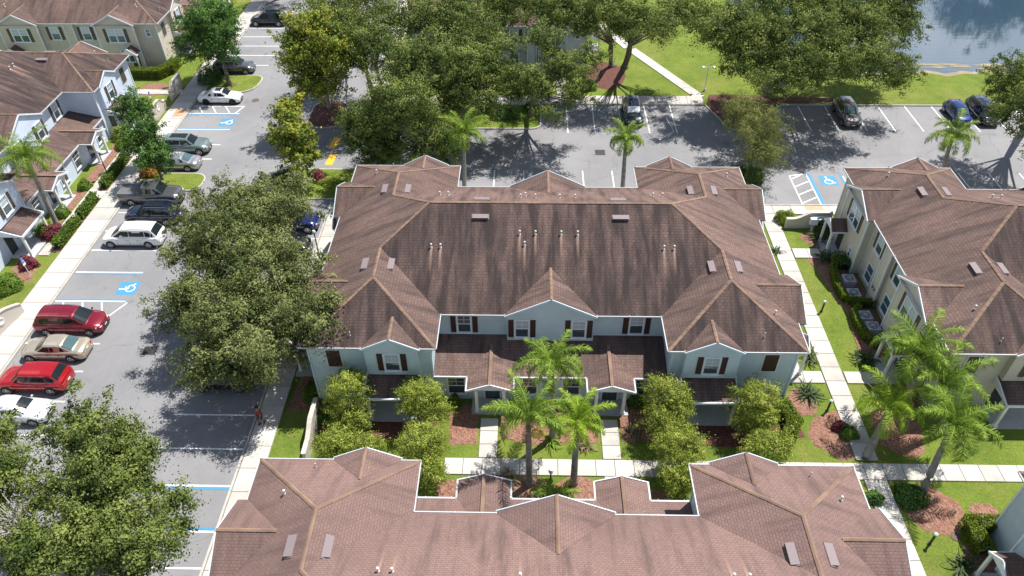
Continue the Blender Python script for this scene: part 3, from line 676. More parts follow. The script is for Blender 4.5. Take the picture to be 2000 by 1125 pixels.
            if c != 4 or True:
                t_ = MB(); t_.box(-.6, -.5, -.06, 0, 0, 2.2); t_.box(.5, .6, -.06, 0, 0, 2.2); t_.box(-.6, .6, -.06, 0, 2.2, 2.3); t_.build('door_frame', TRIM, P, loc=(c+.1, yg-.002, .12))
        for x in (-6.35, -1.45, 1.45, 6.35): add_window(P, x, yg, .65, 0, 1.15, 1.5, False, 'dark')
        for x, k in ((-5.9, 'dark'), (-1.93, 'blind'), (1.93, 'blind'), (5.9, 'blind')): add_window(P, x, -r_-(.43 if abs(x) < 3 else 0), 3.52, 0, .9, 1.5, False, k, shutm)
        for q in (-1, 1):
            add_window(P, q*10.35, -Yw-.43, 3.5, 0, .95, 1.45, False, 'blind', shutm)
            # blank louvred panel
            o = inst('louvre_panel', shutter_mesh(.9, 1.5, shutm), P, (q*14.25, -Yw-.03, 3.35), 0)
            k = MB(); k.box(-.55, .55, -.045, 0, -.1, 1.6); k.build('panel_trim', TRIM, P, loc=(q*14.25, -Yw, 3.35))
            # wing porch: mono-pitch roof on two posts
            a = MB(); ya_, yb_ = -Yw-1.95, -Yw+.01; xa, xb = q*10.4-1.8, q*10.4+1.8
            slope(a, [(xa, ya_, 2.35), (xb, ya_, 2.35), (xb, yb_, 3.0), (xa, yb_, 3.0)]); a.build('porch_roof', roofm, P)
            a = MB(); a.poly([(xa, ya_, 2.28), (xa, yb_, 2.28), (xb, yb_, 2.28), (xb, ya_, 2.28)]); a.beam((xa, ya_-.03, 2.3), (xb, ya_-.03, 2.3), .1, .16)
            for xx in (xa, xb): a.poly([(xx, ya_, 2.28), (xx, yb_, 2.28), (xx, yb_, 2.97), (xx, ya_, 2.33)]); a.beam((xx, ya_, 2.31), (xx, yb_, 2.96), .08, .13)
            a.build('porch_trim', TRIM, P)
            for xx in (xa+.2, xb-.2):
                k = MB(); k.box(-.09, .09, -.09, .09, 0, 2.28); k.box(-.13, .13, -.13, .13, 0, .2); k.build('column', BEAM, P, loc=(xx, ya_+.15, .02))
            fl = MB(); fl.box(xa, xb, ya_-.05, -Yw-.01, 0, .12); fl.build('porch_floor', PORCHF, P)
            add_window(P, q*10.4+.6, -Yw, .8, 0, 1.5, 1.3, True, 'blind'); d = MB(); d.box(-.45, .45, -.05, 0, 0, 2.05); d.box(-.3, .3, -.06, 0, 1.1, 1.9, 1); d.build('door', [DOOR, BLACK], P, loc=(q*10.4-1.0, -Yw-.005, .12))
    if 'F' in faces: porch_side(-1)
    if 'K' in faces: porch_side(1)
    # end elevations
    def end(s):
        E_ = empty('end_elevation', (0, 0, 0), 0 if s < 0 else math.pi); E_.parent = B; an = -math.pi/2
        for c in (-5.75, 5.75):
            add_window(E_, -BXX, c, 3.45, an, 1.85, 1.5, True, 'blind', shutm)
        for y in (-1.85, 1.9):
            add_window(E_, -X, y, 3.45, an, .95, 1.45, False, 'blind', shutm)
            add_window(E_, -X, y, .65, an, 1.1, 1.4, False, 'plain')
        add_window(E_, -BXX, 4.6, 1.0, an, .5, .75, False, 'dark'); add_window(E_, -BXX, -6.3, 1.0, an, 1.3, 1.4, True, 'plain')
        add_window(E_, -X, 9.3, 3.9, an, .5, .8, False, 'dark'); add_window(E_, -X, -9.3, 3.9, an, .5, .8, False, 'dark')
        k = MB(); k.box(-X-.35, -X+.01, -.55, .35, 0, ZE-.08); k.build('utility_chase', wall, E_)
        for yy in (-.62, .42):
            k = MB(); k.box(-X-.40, -X-.28, yy-.05, yy+.05, .1, ZE-.1); k.build('downspout', TRIM, E_)
        for yy in (-.25, .1):
            k = MB(); k.lathe([(0, 0), (.1, 0), (.1, .1), (0, .12)], n=10); o = k.build('electric_meter', VENT, E_, loc=(-X-.36, yy, 1.5)); o.rotation_euler = (0, -math.pi/2, 0)
        for c in (6.9, -7.1):
            # gabled side porch with posts
            Q = MB(); x0, x1 = -BXX-.01, -BXX-1.35; h0, hp = 2.35, .75; hw = .95
            slope(Q, [(x0, c-hw, h0), (x1, c-hw, h0), (x1, c, h0+hp), (x0, c, h0+hp)]); slope(Q, [(x1, c+hw, h0), (x0, c+hw, h0), (x0, c, h0+hp), (x1, c, h0+hp)])
            Q.build('porch_roof', roofm, E_)
            Q = MB(); Q.beam((x1-.03, c-hw, h0-.03), (x1-.03, c, h0+hp-.03), .08, .16); Q.beam((x1-.03, c+hw, h0-.03), (x1-.03, c, h0+hp-.03), .08, .16)
            Q.beam((x0, c-hw, h0-.05), (x1, c-hw, h0-.05), .08, .12); Q.beam((x0, c+hw, h0-.05), (x1, c+hw, h0-.05), .08, .12)
            Q.poly([(x1+.05, c-hw, h0-.05), (x1+.05, c+hw, h0-.05), (x1+.05, c, h0+hp-.08)]); Q.build('porch_trim', TRIM, E_)
            for yy in (c-hw+.12, c+hw-.12):
                k = MB(); k.box(-.08, .08, -.08, .08, 0, 2.32); k.box(-.12, .12, -.12, .12, 0, .2); k.build('column', BEAM, E_, loc=(x1+.12, yy, .02))
            fl = MB(); fl.box(x1-.05, x0-.02, c-hw, c+hw, 0, .12); fl.build('porch_floor', PORCHF, E_)
            d = MB(); d.box(-.05, 0, -.45, .45, 0, 2.05); d.build('door', DOOR, E_, loc=(-BXX-.002, c, .12))
    if 'L' in faces: end(-1)
    if 'R' in faces: end(1)
    return B
building('town_house', 1.6, 44.05, 0, BLUE, SHUT_BR, ROOF, 'blue sided town house in the middle with brown shutters and stained brown roof', 'FLR')
building('town_house', 1.6, 13.75, 0, BLUE, SHUT_BR, ROOF2, 'nearest town house, only its pinkish brown roof and white gutters in view', 'LRK')
building('town_house', 43.1, 44.1, 0, CREAM, SHUT_GR, ROOF, 'cream town house on the right with air conditioners along its side', 'FL')
building('town_house', 43.1, 13.6, 0, GREY, SHUT_GR, ROOF, 'grey blue town house cut off at the lower right corner', 'L')
building('town_house', -54.45, 60.8, math.pi/2, PALE, SHUT_GR, ROOF, 'pale blue and white town house at the left with white porch columns', 'FL')
building('town_house', -54.65, 101.8, math.pi/2, CREAM, SHUT_GR, ROOF, 'cream town house at the upper left behind the pale blue one', 'FL')
building('town_house', -3.65, 101.3, math.pi/2, GREY, SHUT_GR, ROOF, 'grey town house at the top centre mostly hidden behind oaks', 'FL')

# ------------------------------------------------------------------ vegetation
def leafmat(name, dark, mid, light, tr=.26):
    M = bpy.data.materials.new(name); M.use_nodes = True; t = M.node_tree; b = t.nodes['Principled BSDF']
    at = t.nodes.new('ShaderNodeAttribute'); at.attribute_name = 'tint'
    r = t.nodes.new('ShaderNodeValToRGB'); e = r.color_ramp.elements; e[0].color = (*dark, 1); e[1].color = (*light, 1); m_ = e.new(.5); m_.color = (*mid, 1)
    t.links.new(at.outputs['Fac'], r.inputs[0]); t.links.new(r.outputs[0], b.inputs['Base Color'])
    b.inputs['Roughness'].default_value = .65; b.inputs['Specular IOR Level'].default_value = .12
    tl = t.nodes.new('ShaderNodeBsdfTranslucent'); t.links.new(r.outputs[0], tl.inputs[0])
    ms = t.nodes.new('ShaderNodeMixShader'); ms.inputs[0].default_value = tr; out = t.nodes['Material Output']
    t.links.new(b.outputs[0], ms.inputs[1]); t.links.new(tl.outputs[0], ms.inputs[2]); t.links.new(ms.outputs[0], out.inputs[0])
    return M
L_OAK = leafmat('oak_leaves', (.05, .085, .02), (.135, .18, .042), (.25, .295, .08)); L_DARK = leafmat('dark_leaves', (.035, .085, .02), (.08, .16, .035), (.14, .25, .055))
L_YEL = leafmat('yellow_leaves', (.12, .17, .03), (.22, .275, .045), (.42, .40, .06)); L_OLIVE = leafmat('olive_leaves', (.07, .10, .03), (.165, .195, .065), (.29, .315, .12))
L_LIME = leafmat('lime_leaves', (.13, .19, .03), (.29, .35, .055), (.46, .50, .11)); L_WILL = leafmat('wispy_leaves', (.12, .15, .04), (.20, .225, .065), (.30, .31, .10))
L_BRI = leafmat('bright_green_leaves', (.06, .12, .018), (.11, .19, .025), (.20, .28, .04)); L_HEDGE = leafmat('hedge_leaves', (.08, .13, .015), (.15, .21, .02), (.26, .31, .03))
L_RED = leafmat('burgundy_leaves', (.10, .02, .03), (.19, .045, .06), (.30, .10, .10)); L_COP = leafmat('copper_leaves', (.22, .09, .02), (.35, .17, .03), (.42, .30, .06))
L_PALM = leafmat('palm_leaflets', (.09, .17, .02), (.18, .29, .035), (.36, .46, .085), .35); L_PALMY = leafmat('yellow_palm_leaflets', (.17, .32, .03), (.28, .44, .04), (.46, .52, .07), .45)
L_BLADE = leafmat('strap_leaves', (.04, .07, .03), (.08, .11, .05), (.16, .18, .09)); L_TAN = leafmat('tan_strap_leaves', (.16, .11, .07), (.28, .20, .13), (.40, .32, .20))
BARK = mat('oak_bark', (.20, .17, .14), .95, noise=(4, (.10, .085, .07), .9), bump=.6, bscale=9); BARKL = mat('pale_bark', (.42, .38, .34), .9, noise=(4, (.24, .21, .19), .8), bump=.4, bscale=9)
PTRUNK = mat('palm_trunk', (.30, .27, .24), .9, noise=(3, (.17, .15, .13), .8), bump=.5, bscale=8); DEAD = mat('dead_branches', (.36, .33, .30), .9)
def leaf_mesh(name, P, size, M, up=.35, asp=.55, tintbase=None, axis=None, nor=None):
    """one quad leaf spray per point"""
    n = len(P); a = NR.normal(size=(n, 3))
    if axis is not None: a = axis+a*.55
    a /= np.linalg.norm(a, axis=1)[:, None]
    nn = NR.normal(size=(n, 3)); nn[:, 2] += up*3; b = np.cross(nn, a); b /= (np.linalg.norm(b, axis=1)[:, None]+1e-9)
    if nor is not None:
        nn = nor/np.linalg.norm(nor, axis=1)[:, None]+NR.normal(0, .50, (n, 3)); a = a-nn*((a*nn).sum(1)/(nn*nn).sum(1))[:, None]*.8; a /= np.linalg.norm(a, axis=1)[:, None]; b = np.cross(nn, a); b /= (np.linalg.norm(b, axis=1)[:, None]+1e-9)
    s = size*NR.uniform(.6, 1.35, n)[:, None]
    a = a*s*.5; b = b*s*.5*asp
    V = np.stack([P-a, P-a*.1-b, P+a, P-a*.1+b], 1)  # faces wind so their normals point along nn.reshape(-1, 3).astype(np.float32)
    me = bpy.data.meshes.new(name); me.vertices.add(4*n); me.vertices.foreach_set('co', V.ravel())
    me.loops.add(4*n); me.loops.foreach_set('vertex_index', np.arange(4*n, dtype=np.int32))
    me.polygons.add(n); me.polygons.foreach_set('loop_start', np.arange(0, 4*n, 4, dtype=np.int32)); me.polygons.foreach_set('loop_total', np.full(n, 4, dtype=np.int32))
    me.update(calc_edges=True)
    t = NR.beta(2, 2, n) if tintbase is None else np.clip(tintbase+NR.normal(0, .17, n), 0, 1)
    at = me.attributes.new('tint', 'FLOAT', 'POINT'); at.data.foreach_set('value', np.repeat(t, 4).astype(np.float32))
    if nor is not None:
        q = nor/np.linalg.norm(nor, axis=1)[:, None]+np.cross(a, b)/(np.linalg.norm(np.cross(a, b), axis=1)[:, None]+1e-9)*.9; q /= np.linalg.norm(q, axis=1)[:, None]
        me.polygons.foreach_set('use_smooth', np.ones(n, dtype=bool)); me.normals_split_custom_set_from_vertices(np.repeat(q, 4, axis=0).astype(np.float32))
    me.materials.append(M); return me
LUMP = 1.0
def sphere_dirs(n):
    d = NR.normal(size=(n, 3)); return d/np.linalg.norm(d, axis=1)[:, None]
def clumps(blobs, n, low=-.55, gap=.0):
    """clump centres spread near the surface of the crown's blobs, uneven on purpose"""
    vols = np.array([b[3]*b[4]*b[5] for b in blobs])**.67; cnt = np.maximum(3, (n*vols/vols.sum()).astype(int)); out = []
    for (cx, cy, cz, rx, ry, rz), k in zip(blobs, cnt):
        ph = NR.uniform(0, 6.28, 6); got = 0
        while got < k:
            d = sphere_dirs(1)[0]
            if d[2] < low: continue
            lump = .80+LUMP*(.17*math.sin(3*d[0]*2+ph[0])+.17*math.sin(3*d[1]*2+ph[1])+.12*math.sin(5*d[2]*2+ph[2])+.13*math.sin(9*d[0]+7*d[1]+ph[3]))
            if gap and math.sin(4*d[0]+ph[4])*math.sin(4*d[1]+ph[5]) > 1-gap: continue
            r = lump*NR.uniform(.45, 1.0)**.55
            p = (cx+d[0]*rx*r, cy+d[1]*ry*r, max(cz+d[2]*rz*r, .5)); got += 1
            if any(abs(p[0]-q[0])+abs(p[1]-q[1])+abs(p[2]-q[2]) < .35 for q in out[-6:]): continue
            out.append(p)
    return np.array(out)
def tree(name, label, cat, base, blobs, nclump, cr_, nleaf, lsize, M, bark=BARK, trunk=.3, group=None, low=-.55, branches=14, droop=0, fork=None, lean=None, asp=.55, trunks=None, gap=.1, flat=.72):
    root = empty(name, (base[0], base[1], 0), rnd.uniform(0, .01), label, cat, group); bx, by = base; lsize *= .72; nleaf = int(nleaf*1.32); nclump = int(nclump*.9); gap += .18 if gap > .06 else 0
    B = [(x-bx, y-by, z, rx, ry, rz) for x, y, z, rx, ry, rz in blobs]
    Cc = clumps(B, nclump, low, gap)
    # every bough tip carries several small sprays, drawn out along the twig
    sub = 3; Cc0 = Cc; Cc = np.repeat(Cc0, sub, axis=0)+NR.normal(0, cr_*.55, (len(Cc0)*sub, 3))*[1, 1, .7]; nleaf = max(20, int(nleaf/sub)); nb = len(Cc0)
    n = len(Cc); rr = cr_*.62*NR.uniform(.5, 1.45, n)
    idx = np.repeat(np.arange(n), nleaf); d = sphere_dirs(len(idx)); rad = NR.uniform(0, 1, len(idx))**.5
    rad = rad*np.where(NR.uniform(0, 1, len(idx)) < .14, 1.7, 1.0)
    off = d*(rad*rr[idx])[:, None]; off[:, 2] *= flat
    cen_ = np.array([b[:3] for b in B]); q_ = Cc-cen_[np.argmin(((Cc[:, None, :]-cen_[None])**2).sum(2), 1)]; q_ = q_/(np.linalg.norm(q_, axis=1)[:, None]+1e-6)+NR.normal(0, .5, (n, 3))+np.array([0, 0, -.25-droop]); q_ /= np.linalg.norm(q_, axis=1)[:, None]
    off = off+q_[idx]*((off*q_[idx]).sum(1)*.9)[:, None]
    P = Cc[idx]+off; ax = None
    if droop: P[:, 2] -= droop*rad*NR.uniform(0, 1, len(idx)); ax = np.zeros_like(P); ax[:, 2] = -droop*1.2; ax[:, :2] = d[:, :2]*.6
    P[:, 2] = np.maximum(P[:, 2], .15)
    ct = np.clip(np.repeat(NR.beta(1.5, 1.5, nb), sub)+NR.normal(0, .14, n), 0, 1)
    cen = np.array([b[:3] for b in B]); rad3 = np.array([b[3:6] for b in B]); dd = ((Cc[:, None, :]-cen[None])/rad3[None]); bi = np.argmin((dd**2).sum(2), 1)
    cd_ = dd[np.arange(n), bi]; cd_ /= (np.linalg.norm(cd_, axis=1)[:, None]+1e-6)
    nor = d*1.15+cd_[idx]*.5+np.array([0, 0, .3])
    o = bpy.data.objects.new('crown', leaf_mesh('crown', P, lsize, M, tintbase=ct[idx], axis=ax, asp=asp, nor=nor)); link(o, root)
    # trunk and limbs
    zc = np.mean([b[2] for b in B]); low_ = min(b[2]-b[5]*.6 for b in B); fk = fork or max(1.2, low_*.9)
    tb = MB(); lb = MB(); mids = np.mean(np.array([b[:3] for b in B]), 0); tops = []
    for tx, ty, tr in (trunks or [(0, 0, 1)]):
        top = Vector((tx+mids[0]*.35+tx*.4, ty+mids[1]*.35+ty*.4, fk))
        tb.tube([(tx, ty, -.05), (tx*1.05, ty*1.05, .25), (tx*1.15+top.x*.2, ty*1.15+top.y*.2, fk*.5), tuple(top)], [trunk*tr*1.5, trunk*tr*1.1, trunk*tr*.95, trunk*tr*.75], 9); tops.append((top, tr))
    Cc = Cc0; n = nb; sel = NR.choice(n, min(branches, n), replace=False)
    for i in sel:
        e = Vector(Cc[i])*1.03; top, tr = min(tops, key=lambda q: (q[0]-e).length); mid = top.lerp(e, .5)+Vector((rnd.uniform(-.4, .4), rnd.uniform(-.4, .4), -.05*(e-top).length+rnd.uniform(0, .4)))
        r0 = trunk*.42*rnd.uniform(.6, 1); lb.tube([tuple(top-Vector((0, 0, .2))), tuple(top.lerp(mid, .5)+Vector((0, 0, .1))), tuple(mid), tuple(mid.lerp(e, .6)), tuple(e)], [r0, r0*.8, r0*.58, r0*.35, .025], 6, cap=False)
        for k in range(2):
            j = int(NR.randint(n)); e2 = Vector(Cc[j])
            if (e2-mid).length < 4.5: lb.tube([tuple(mid), tuple(mid.lerp(e2, .5)+Vector((0, 0, .15))), tuple(e2)], [r0*.45, r0*.28, .02], 5, cap=False)
    tb.build('trunk', bark, root, True); lb.build('limbs', bark, root, True)
    return root
def Z(px, py, z): x, y = G(px, py, z); return x, y, z
OAKG = 'large oaks around the upper parking lot'
# big olive-leaved trees beside the blue house
tree('shade_tree', 'large olive green tree between parked cars and the blue house roof', 'tree', (-18.9, 45.2), [(*Z(455, 430, 7.2), 4.6, 4.0, 3.2), (*Z(540, 400, 7.4), 3.2, 2.8, 2.2), (*Z(420, 500, 5.8), 4.2, 3.4, 2.5), (*Z(510, 520, 7.0), 3.8, 3.3, 2.6)], 430, .72, 230, .22, L_OLIVE, BARKL, .3, low=-.7, branches=30, droop=.35, gap=.1)
tree('shade_tree', 'drooping olive green tree overhanging the pavement left of the blue house', 'tree', (-15.9, 37.2), [(*Z(480, 640, 6.0), 4.2, 3.6, 2.8), (*Z(390, 590, 5.0), 3.2, 2.8, 2.2), (*Z(440, 700, 4.8), 3.6, 2.2, 2.2), (*Z(625, 615, 6.4), 2.4, 2.0, 1.8), (*Z(560, 560, 6.2), 2.2, 2.0, 1.6)], 370, .72, 230, .22, L_OLIVE, BARKL, .28, low=-.75, branches=28, droop=.45, gap=.1)
tree('oak_tree', 'leafy oak in the lower left corner, the taller one beside the white car', 'tree', G(215, 1110), [(*Z(175, 850, 8.0), 2.3, 2.2, 2.6), (*Z(250, 880, 7.5), 1.9, 1.6, 1.3), (*Z(200, 960, 7.5), 3.6, 2.2, 2.4), (*Z(230, 1060, 7.5), 3.8, 2.6, 2.4), (*Z(100, 1090, 7.4), 3.2, 2.4, 2.4), (*Z(330, 1000, 6.2), 1.5, 1.2, 1.0)], 420, .55, 190, .21, L_OAK, BARK, .3, low=-.7, branches=30)
tree('oak_tree', 'oak with bare silvery twigs cut off by the left edge', 'tree', G(-20, 1090), [(*Z(-10, 870, 7.0), 2.2, 1.8, 2.2), (*Z(20, 930, 6.6), 2.0, 1.6, 1.8), (*Z(-20, 1040, 6.0), 2.0, 1.8, 1.8)], 170, .6, 140, .21, L_OAK, BARK, .25, low=-.7)
dt = MB(); dc = Vector(Z(20, 1010, 7.6))
for i in range(60):
    a = dc+Vector((rnd.uniform(-.2, .2), rnd.uniform(-.2, .2), -1)); d = Vector((rnd.uniform(-1, 1), rnd.uniform(-1, 1), rnd.uniform(.1, 1))).normalized()*rnd.uniform(.8, 2.0); mid = a+d*.5+Vector((rnd.uniform(-.2, .2), rnd.uniform(-.2, .2), .1))
    dt.tube([tuple(a), tuple(mid), tuple(a+d)], [.05, .03, .012], 5, cap=False)
dt.tube([(dc.x, dc.y, 0), (dc.x, dc.y, dc.z-.9)], [.18, .08], 7); tag(dt.build('dead_tree', DEAD), 'bare silver grey dead branches among the oaks at the lower left', 'dead tree')
tree('round_tree', 'dense dark green round tree beside the cream house at the top left', 'tree', G(449, 168), [(*Z(412, 75, 6.0), 3.3, 3.3, 4.0), (*Z(418, 35, 6.8), 2.6, 2.6, 2.6)], 230, .8, 170, .28, L_DARK, BARK, .25, fork=2.8, low=-.8, gap=0)
tree('slim_tree', 'slim dark green tree between the pale blue house and the grey cars', 'tree', G(318, 352), [(*Z(285, 275, 4.4), 2.0, 1.9, 2.2), (*Z(262, 215, 5.8), 1.5, 1.5, 2.0), (*Z(300, 305, 3.6), 1.7, 1.6, 1.6)], 150, .6, 130, .26, L_DARK, BARK, .14, fork=2.4, low=-.8, gap=.1)
tree('young_sycamore', 'young yellow green sycamore standing on the planted island by the yellow marks', 'tree', G(606, 352), [(*Z(570, 265, 4.8), 2.2, 2.2, 2.4), (*Z(562, 225, 6.0), 1.5, 1.5, 1.6), (*Z(590, 300, 3.6), 1.9, 1.7, 1.3)], 140, .6, 90, .34, L_YEL, BARK, .13, fork=2.2, low=-.8, gap=.15)
tree('sycamore', 'tall yellow leaved sycamore rising from the round mulch island', 'tree', G(643, 210), [(*Z(615, 150, 6.2), 3.4, 3.0, 2.6), (*Z(590, 90, 9.0), 2.8, 2.8, 3.0), (*Z(640, 100, 9.0), 2.6, 2.6, 2.6), (*Z(620, 55, 10.5), 2.2, 2.2, 2.2)], 260, .75, 95, .36, L_YEL, BARKL, .26, fork=4.5, low=-.8, branches=22, gap=.2)
# oaks in the upper middle
tree('oak_tree', 'tall grey limbed oak with leaning pale trunks beside the round island', 'tree', G(735, 225), [(*Z(680, 60, 9.5), 4.2, 3.6, 3.0), (*Z(740, 100, 8.5), 3.2, 3.0, 2.6), (*Z(700, 10, 10), 3.4, 3.4, 2.6), (*Z(655, 100, 8.0), 2.2, 2.2, 2.0)], 250, .8, 120, .27, L_OAK, BARKL, .3, OAKG, branches=40, trunks=[(0, 0, 1), (.7, .3, .7)], fork=5.0, gap=.25)
tree('oak_tree', 'broad oak leaning over the round island and the yellow road marks', 'tree', (-12.4, 60.6), [(*Z(720, 250, 6.0), 3.4, 2.8, 2.6), (*Z(790, 210, 8.0), 3.8, 3.2, 2.8), (*Z(760, 300, 4.4), 3.2, 1.8, 1.6), (*Z(850, 280, 5.0), 2.6, 2.0, 1.8)], 330, .75, 160, .25, L_OAK, BARK, .32, OAKG, branches=34, trunks=[(0, 0, 1), (1.6, .4, .8), (2.7, -.2, .7)], low=-.8, gap=.15)
tree('oak_tree', 'wide oak spreading over the middle garden island', 'tree', (-6.8, 73.4), [(*Z(860, 130, 9.0), 4.6, 4.0, 3.0), (*Z(940, 110, 8.6), 3.6, 3.4, 2.6), (*Z(900, 190, 6.5), 3.8, 3.2, 2.4), (*Z(800, 130, 9.0), 3.4, 3.2, 2.6), (*Z(1000, 165, 6.5), 2.6, 2.4, 2.0)], 430, .8, 150, .27, L_OAK, BARKL, .4, OAKG, branches=46, low=-.7, gap=.15)
tree('oak_tree', 'oak behind the middle garden island against the top edge of the picture', 'tree', (-10.5, 83.5), [(*Z(800, 40, 10), 4.4, 3.8, 2.8), (*Z(880, 30, 10), 4.0, 3.6, 2.8), (*Z(930, 70, 9.0), 3.0, 2.6, 2.0)], 240, .85, 120, .28, L_OAK, BARKL, .4, OAKG, branches=34, gap=.25)
tree('oak_tree', 'dark oak hanging in front of the grey house gable', 'tree', (0.2, 74.0), [(*Z(1105, 140, 8.2), 2.6, 2.4, 1.9), (*Z(1120, 180, 7.0), 1.8, 1.5, 1.4), (*Z(1060, 80, 9.5), 2.0, 2.4, 1.5), (*Z(1030, 160, 7.6), 2.8, 2.4, 1.7), (*Z(1075, 215, 6.0), 1.2, 1.0, .8), (*Z(1150, 110, 8.6), 1.6, 1.8, 1.4)], 210, .65, 130, .24, L_OAK, BARK, .3, OAKG, low=-.8, fork=3.6, branches=26)
tree('oak_tree', 'dark oak with twin straight trunks beside the lake path', 'tree', G(1208, 130), [(*Z(1180, 30, 9.5), 4.2, 3.6, 2.6), (*Z(1260, 45, 9.0), 3.8, 3.2, 2.4), (*Z(1110, 15, 9.5), 3.6, 3.2, 2.4), (*Z(1330, 30, 8.5), 3.4, 3, 2.0)], 330, .8, 150, .26, L_OAK, BARK, .35, OAKG, branches=30, trunks=[(-.8, 0, 1), (.7, -.3, 1.1)], fork=4.0, gap=.15)
tree('oak_tree', 'oak crown filling the gap above the grey house roof', 'tree', (2.5, 93), [(*Z(1060, 20, 10), 3.2, 3.0, 2.2), (*Z(1130, 40, 9), 2.4, 2.4, 1.8)], 110, .8, 120, .27, L_OAK, BARKL, .3, OAKG, branches=18, gap=.1)
tree('oak_tree', 'grey limbed oak at the top edge beside the yellow sycamore', 'tree', (-20.0, 96), [(*Z(640, 15, 9.5), 3.4, 3.0, 2.6), (*Z(690, 60, 9), 2.8, 2.6, 2.2)], 120, .8, 110, .27, L_OAK, BARKL, .28, OAKG, branches=26, gap=.2)
tree('oak_tree', 'oak behind the grey house against the top edge', 'tree', G(1010, 60), [(*Z(1000, 5, 9.5), 4.6, 3.6, 2.8), (*Z(960, 40, 8.5), 2.8, 2.6, 2.0)], 170, .85, 130, .28, L_OAK, BARK, .35, OAKG, gap=.2)
tree('oak_tree', 'massive spreading oak at the lake side over the parked grey van', 'tree', G(1500, 176), [(*Z(1470, 90, 8.0), 4.4, 4.2, 3.4), (*Z(1560, 70, 9.0), 4.8, 4.4, 3.6), (*Z(1660, 60, 8.5), 4.8, 4.4, 3.4), (*Z(1750, 40, 7.5), 3.2, 3.2, 3.0), (*Z(1620, 125, 8.4), 4.0, 3.0, 2.2), (*Z(1700, 120, 8.0), 3.6, 2.8, 2.2), (*Z(1760, 150, 5.0), 1.6, 1.4, 1.8), (*Z(1540, 150, 7.5), 3.6, 2.6, 1.8), (*Z(1430, 50, 9.5), 3.8, 3.6, 2.8), (*Z(1530, 10, 10), 4.2, 3.6, 2.6), (*Z(1640, 0, 10), 4.4, 3.6, 2.6), (*Z(1740, 5, 9), 3.2, 3.0, 2.4)], 1150, .85, 150, .28, L_OAK, BARKL, .55, OAKG, branches=60, low=-.75, trunks=[(0, 0, 1), (1.3, .4, .8)], fork=2.6, gap=.12)
tree('oak_tree', 'rounded oak at the right edge over the dark parked car', 'tree', (52.5, 71.5), [(*Z(1985, 160, 8.0), 3.2, 3.2, 2.8), (*Z(1980, 215, 7.0), 2.8, 2.6, 2.2), (*Z(2050, 200, 8.5), 4.6, 4.4, 3.0), (*Z(2110, 280, 8.5), 4.6, 4.4, 3.0)], 300, .7, 150, .25, L_OAK, BARK, .4, OAKG, low=-.85, gap=.05)
tree('wispy_tree', 'light wispy yellowish tree beside the lot behind the blue house', 'tree', G(1462, 345), [(*Z(1480, 250, 4.8), 2.8, 2.4, 2.4), (*Z(1490, 300, 3.4), 1.9, 1.5, 1.5), (*Z(1455, 215, 5.6), 2.0, 2.0, 1.5)], 170, .75, 190, .24, L_WILL, BARK, .16, low=-.8, droop=.5, asp=.28, gap=.1)
tree('oak_tree', 'leafy dark tree at the top left behind the black car', 'tree', (-36.5, 108), [(-36.0, 107, 4.0, 4.0, 2.2, 2.6)], 90, .8, 100, .28, L_DARK, BARK, .25)
tree('lake_tree', 'tree on the far shore seen as a reflection in the lake', 'tree', (77, 129), [(77, 129, 9, 7, 5, 6.5), (86, 130, 8, 6, 5, 6)], 200, 1.2, 90, .6, L_OAK, BARK, .6)
# small ornamental trees in front of the houses
LUMP = .35
ORN = 'small light green ornamental trees between the two middle houses'
for lab, base, bl in (('bushy lime green tree at the left front of the blue house', (-10.9, 31.0), [(*Z(682, 765, 2.9), 1.75, 1.5, 1.8), (*Z(680, 820, 1.8), 1.5, 1.0, 1.2)]),
    ('lime green tree left of the front porch touching the dark awning', (-6.6, 31.4), [(*Z(822, 775, 2.8), 1.75, 1.4, 1.5), (*Z(838, 800, 2.2), 1.5, 1.1, 1.2)]),
    ('light green tree beside the gutter of the near roof, left of the door path', (-6.4, 28.3), [(*Z(822, 865, 2.6), 1.7, 1.3, 1.5), (*Z(840, 915, 1.8), 1.1, 1.2, 1.3)]),
    ('low lime green tree behind the near roof at the left garden wall', (-11.4, 28.4), [(*Z(655, 868, 1.9), 1.5, .9, 1.0), (*Z(725, 870, 1.4), .9, .6, .8)]),
    ('lime green tree right of the front porch of the blue house', (8.9, 31.4), [(*Z(1305, 775, 2.9), 1.85, 1.5, 1.7), (*Z(1300, 820, 2.2), 1.5, 1.1, 1.2)]),
    ('light green tree over the courtyard path beside the near roof corner', (8.7, 28.3), [(*Z(1330, 870, 2.6), 1.65, 1.2, 1.5), (*Z(1325, 930, 1.7), 1.3, 1.1, 1.3)]),
    ('round lime green tree in front of the blank shutter of the blue house', (13.9, 31.3), [(*Z(1475, 780, 2.8), 2.0, 1.6, 1.6), (*Z(1475, 820, 2.0), 1.6, 1.1, 1.2)]),
    ('low light green tree behind the right gable of the near roof', (13.6, 28.6), [(*Z(1500, 872, 1.9), 1.9, .9, 1.1)])):
    tree('ornamental_tree', lab, 'tree', base, bl, 190 if len(bl) > 1 else 130, .40, 130, .13, L_LIME, BARKL, .06, ORN, low=-.85, branches=14, gap=.05, trunks=[(0, 0, 1), (.2, .1, .8), (-.15, .15, .8)], fork=.7, droop=.1)

LUMP = 1.0
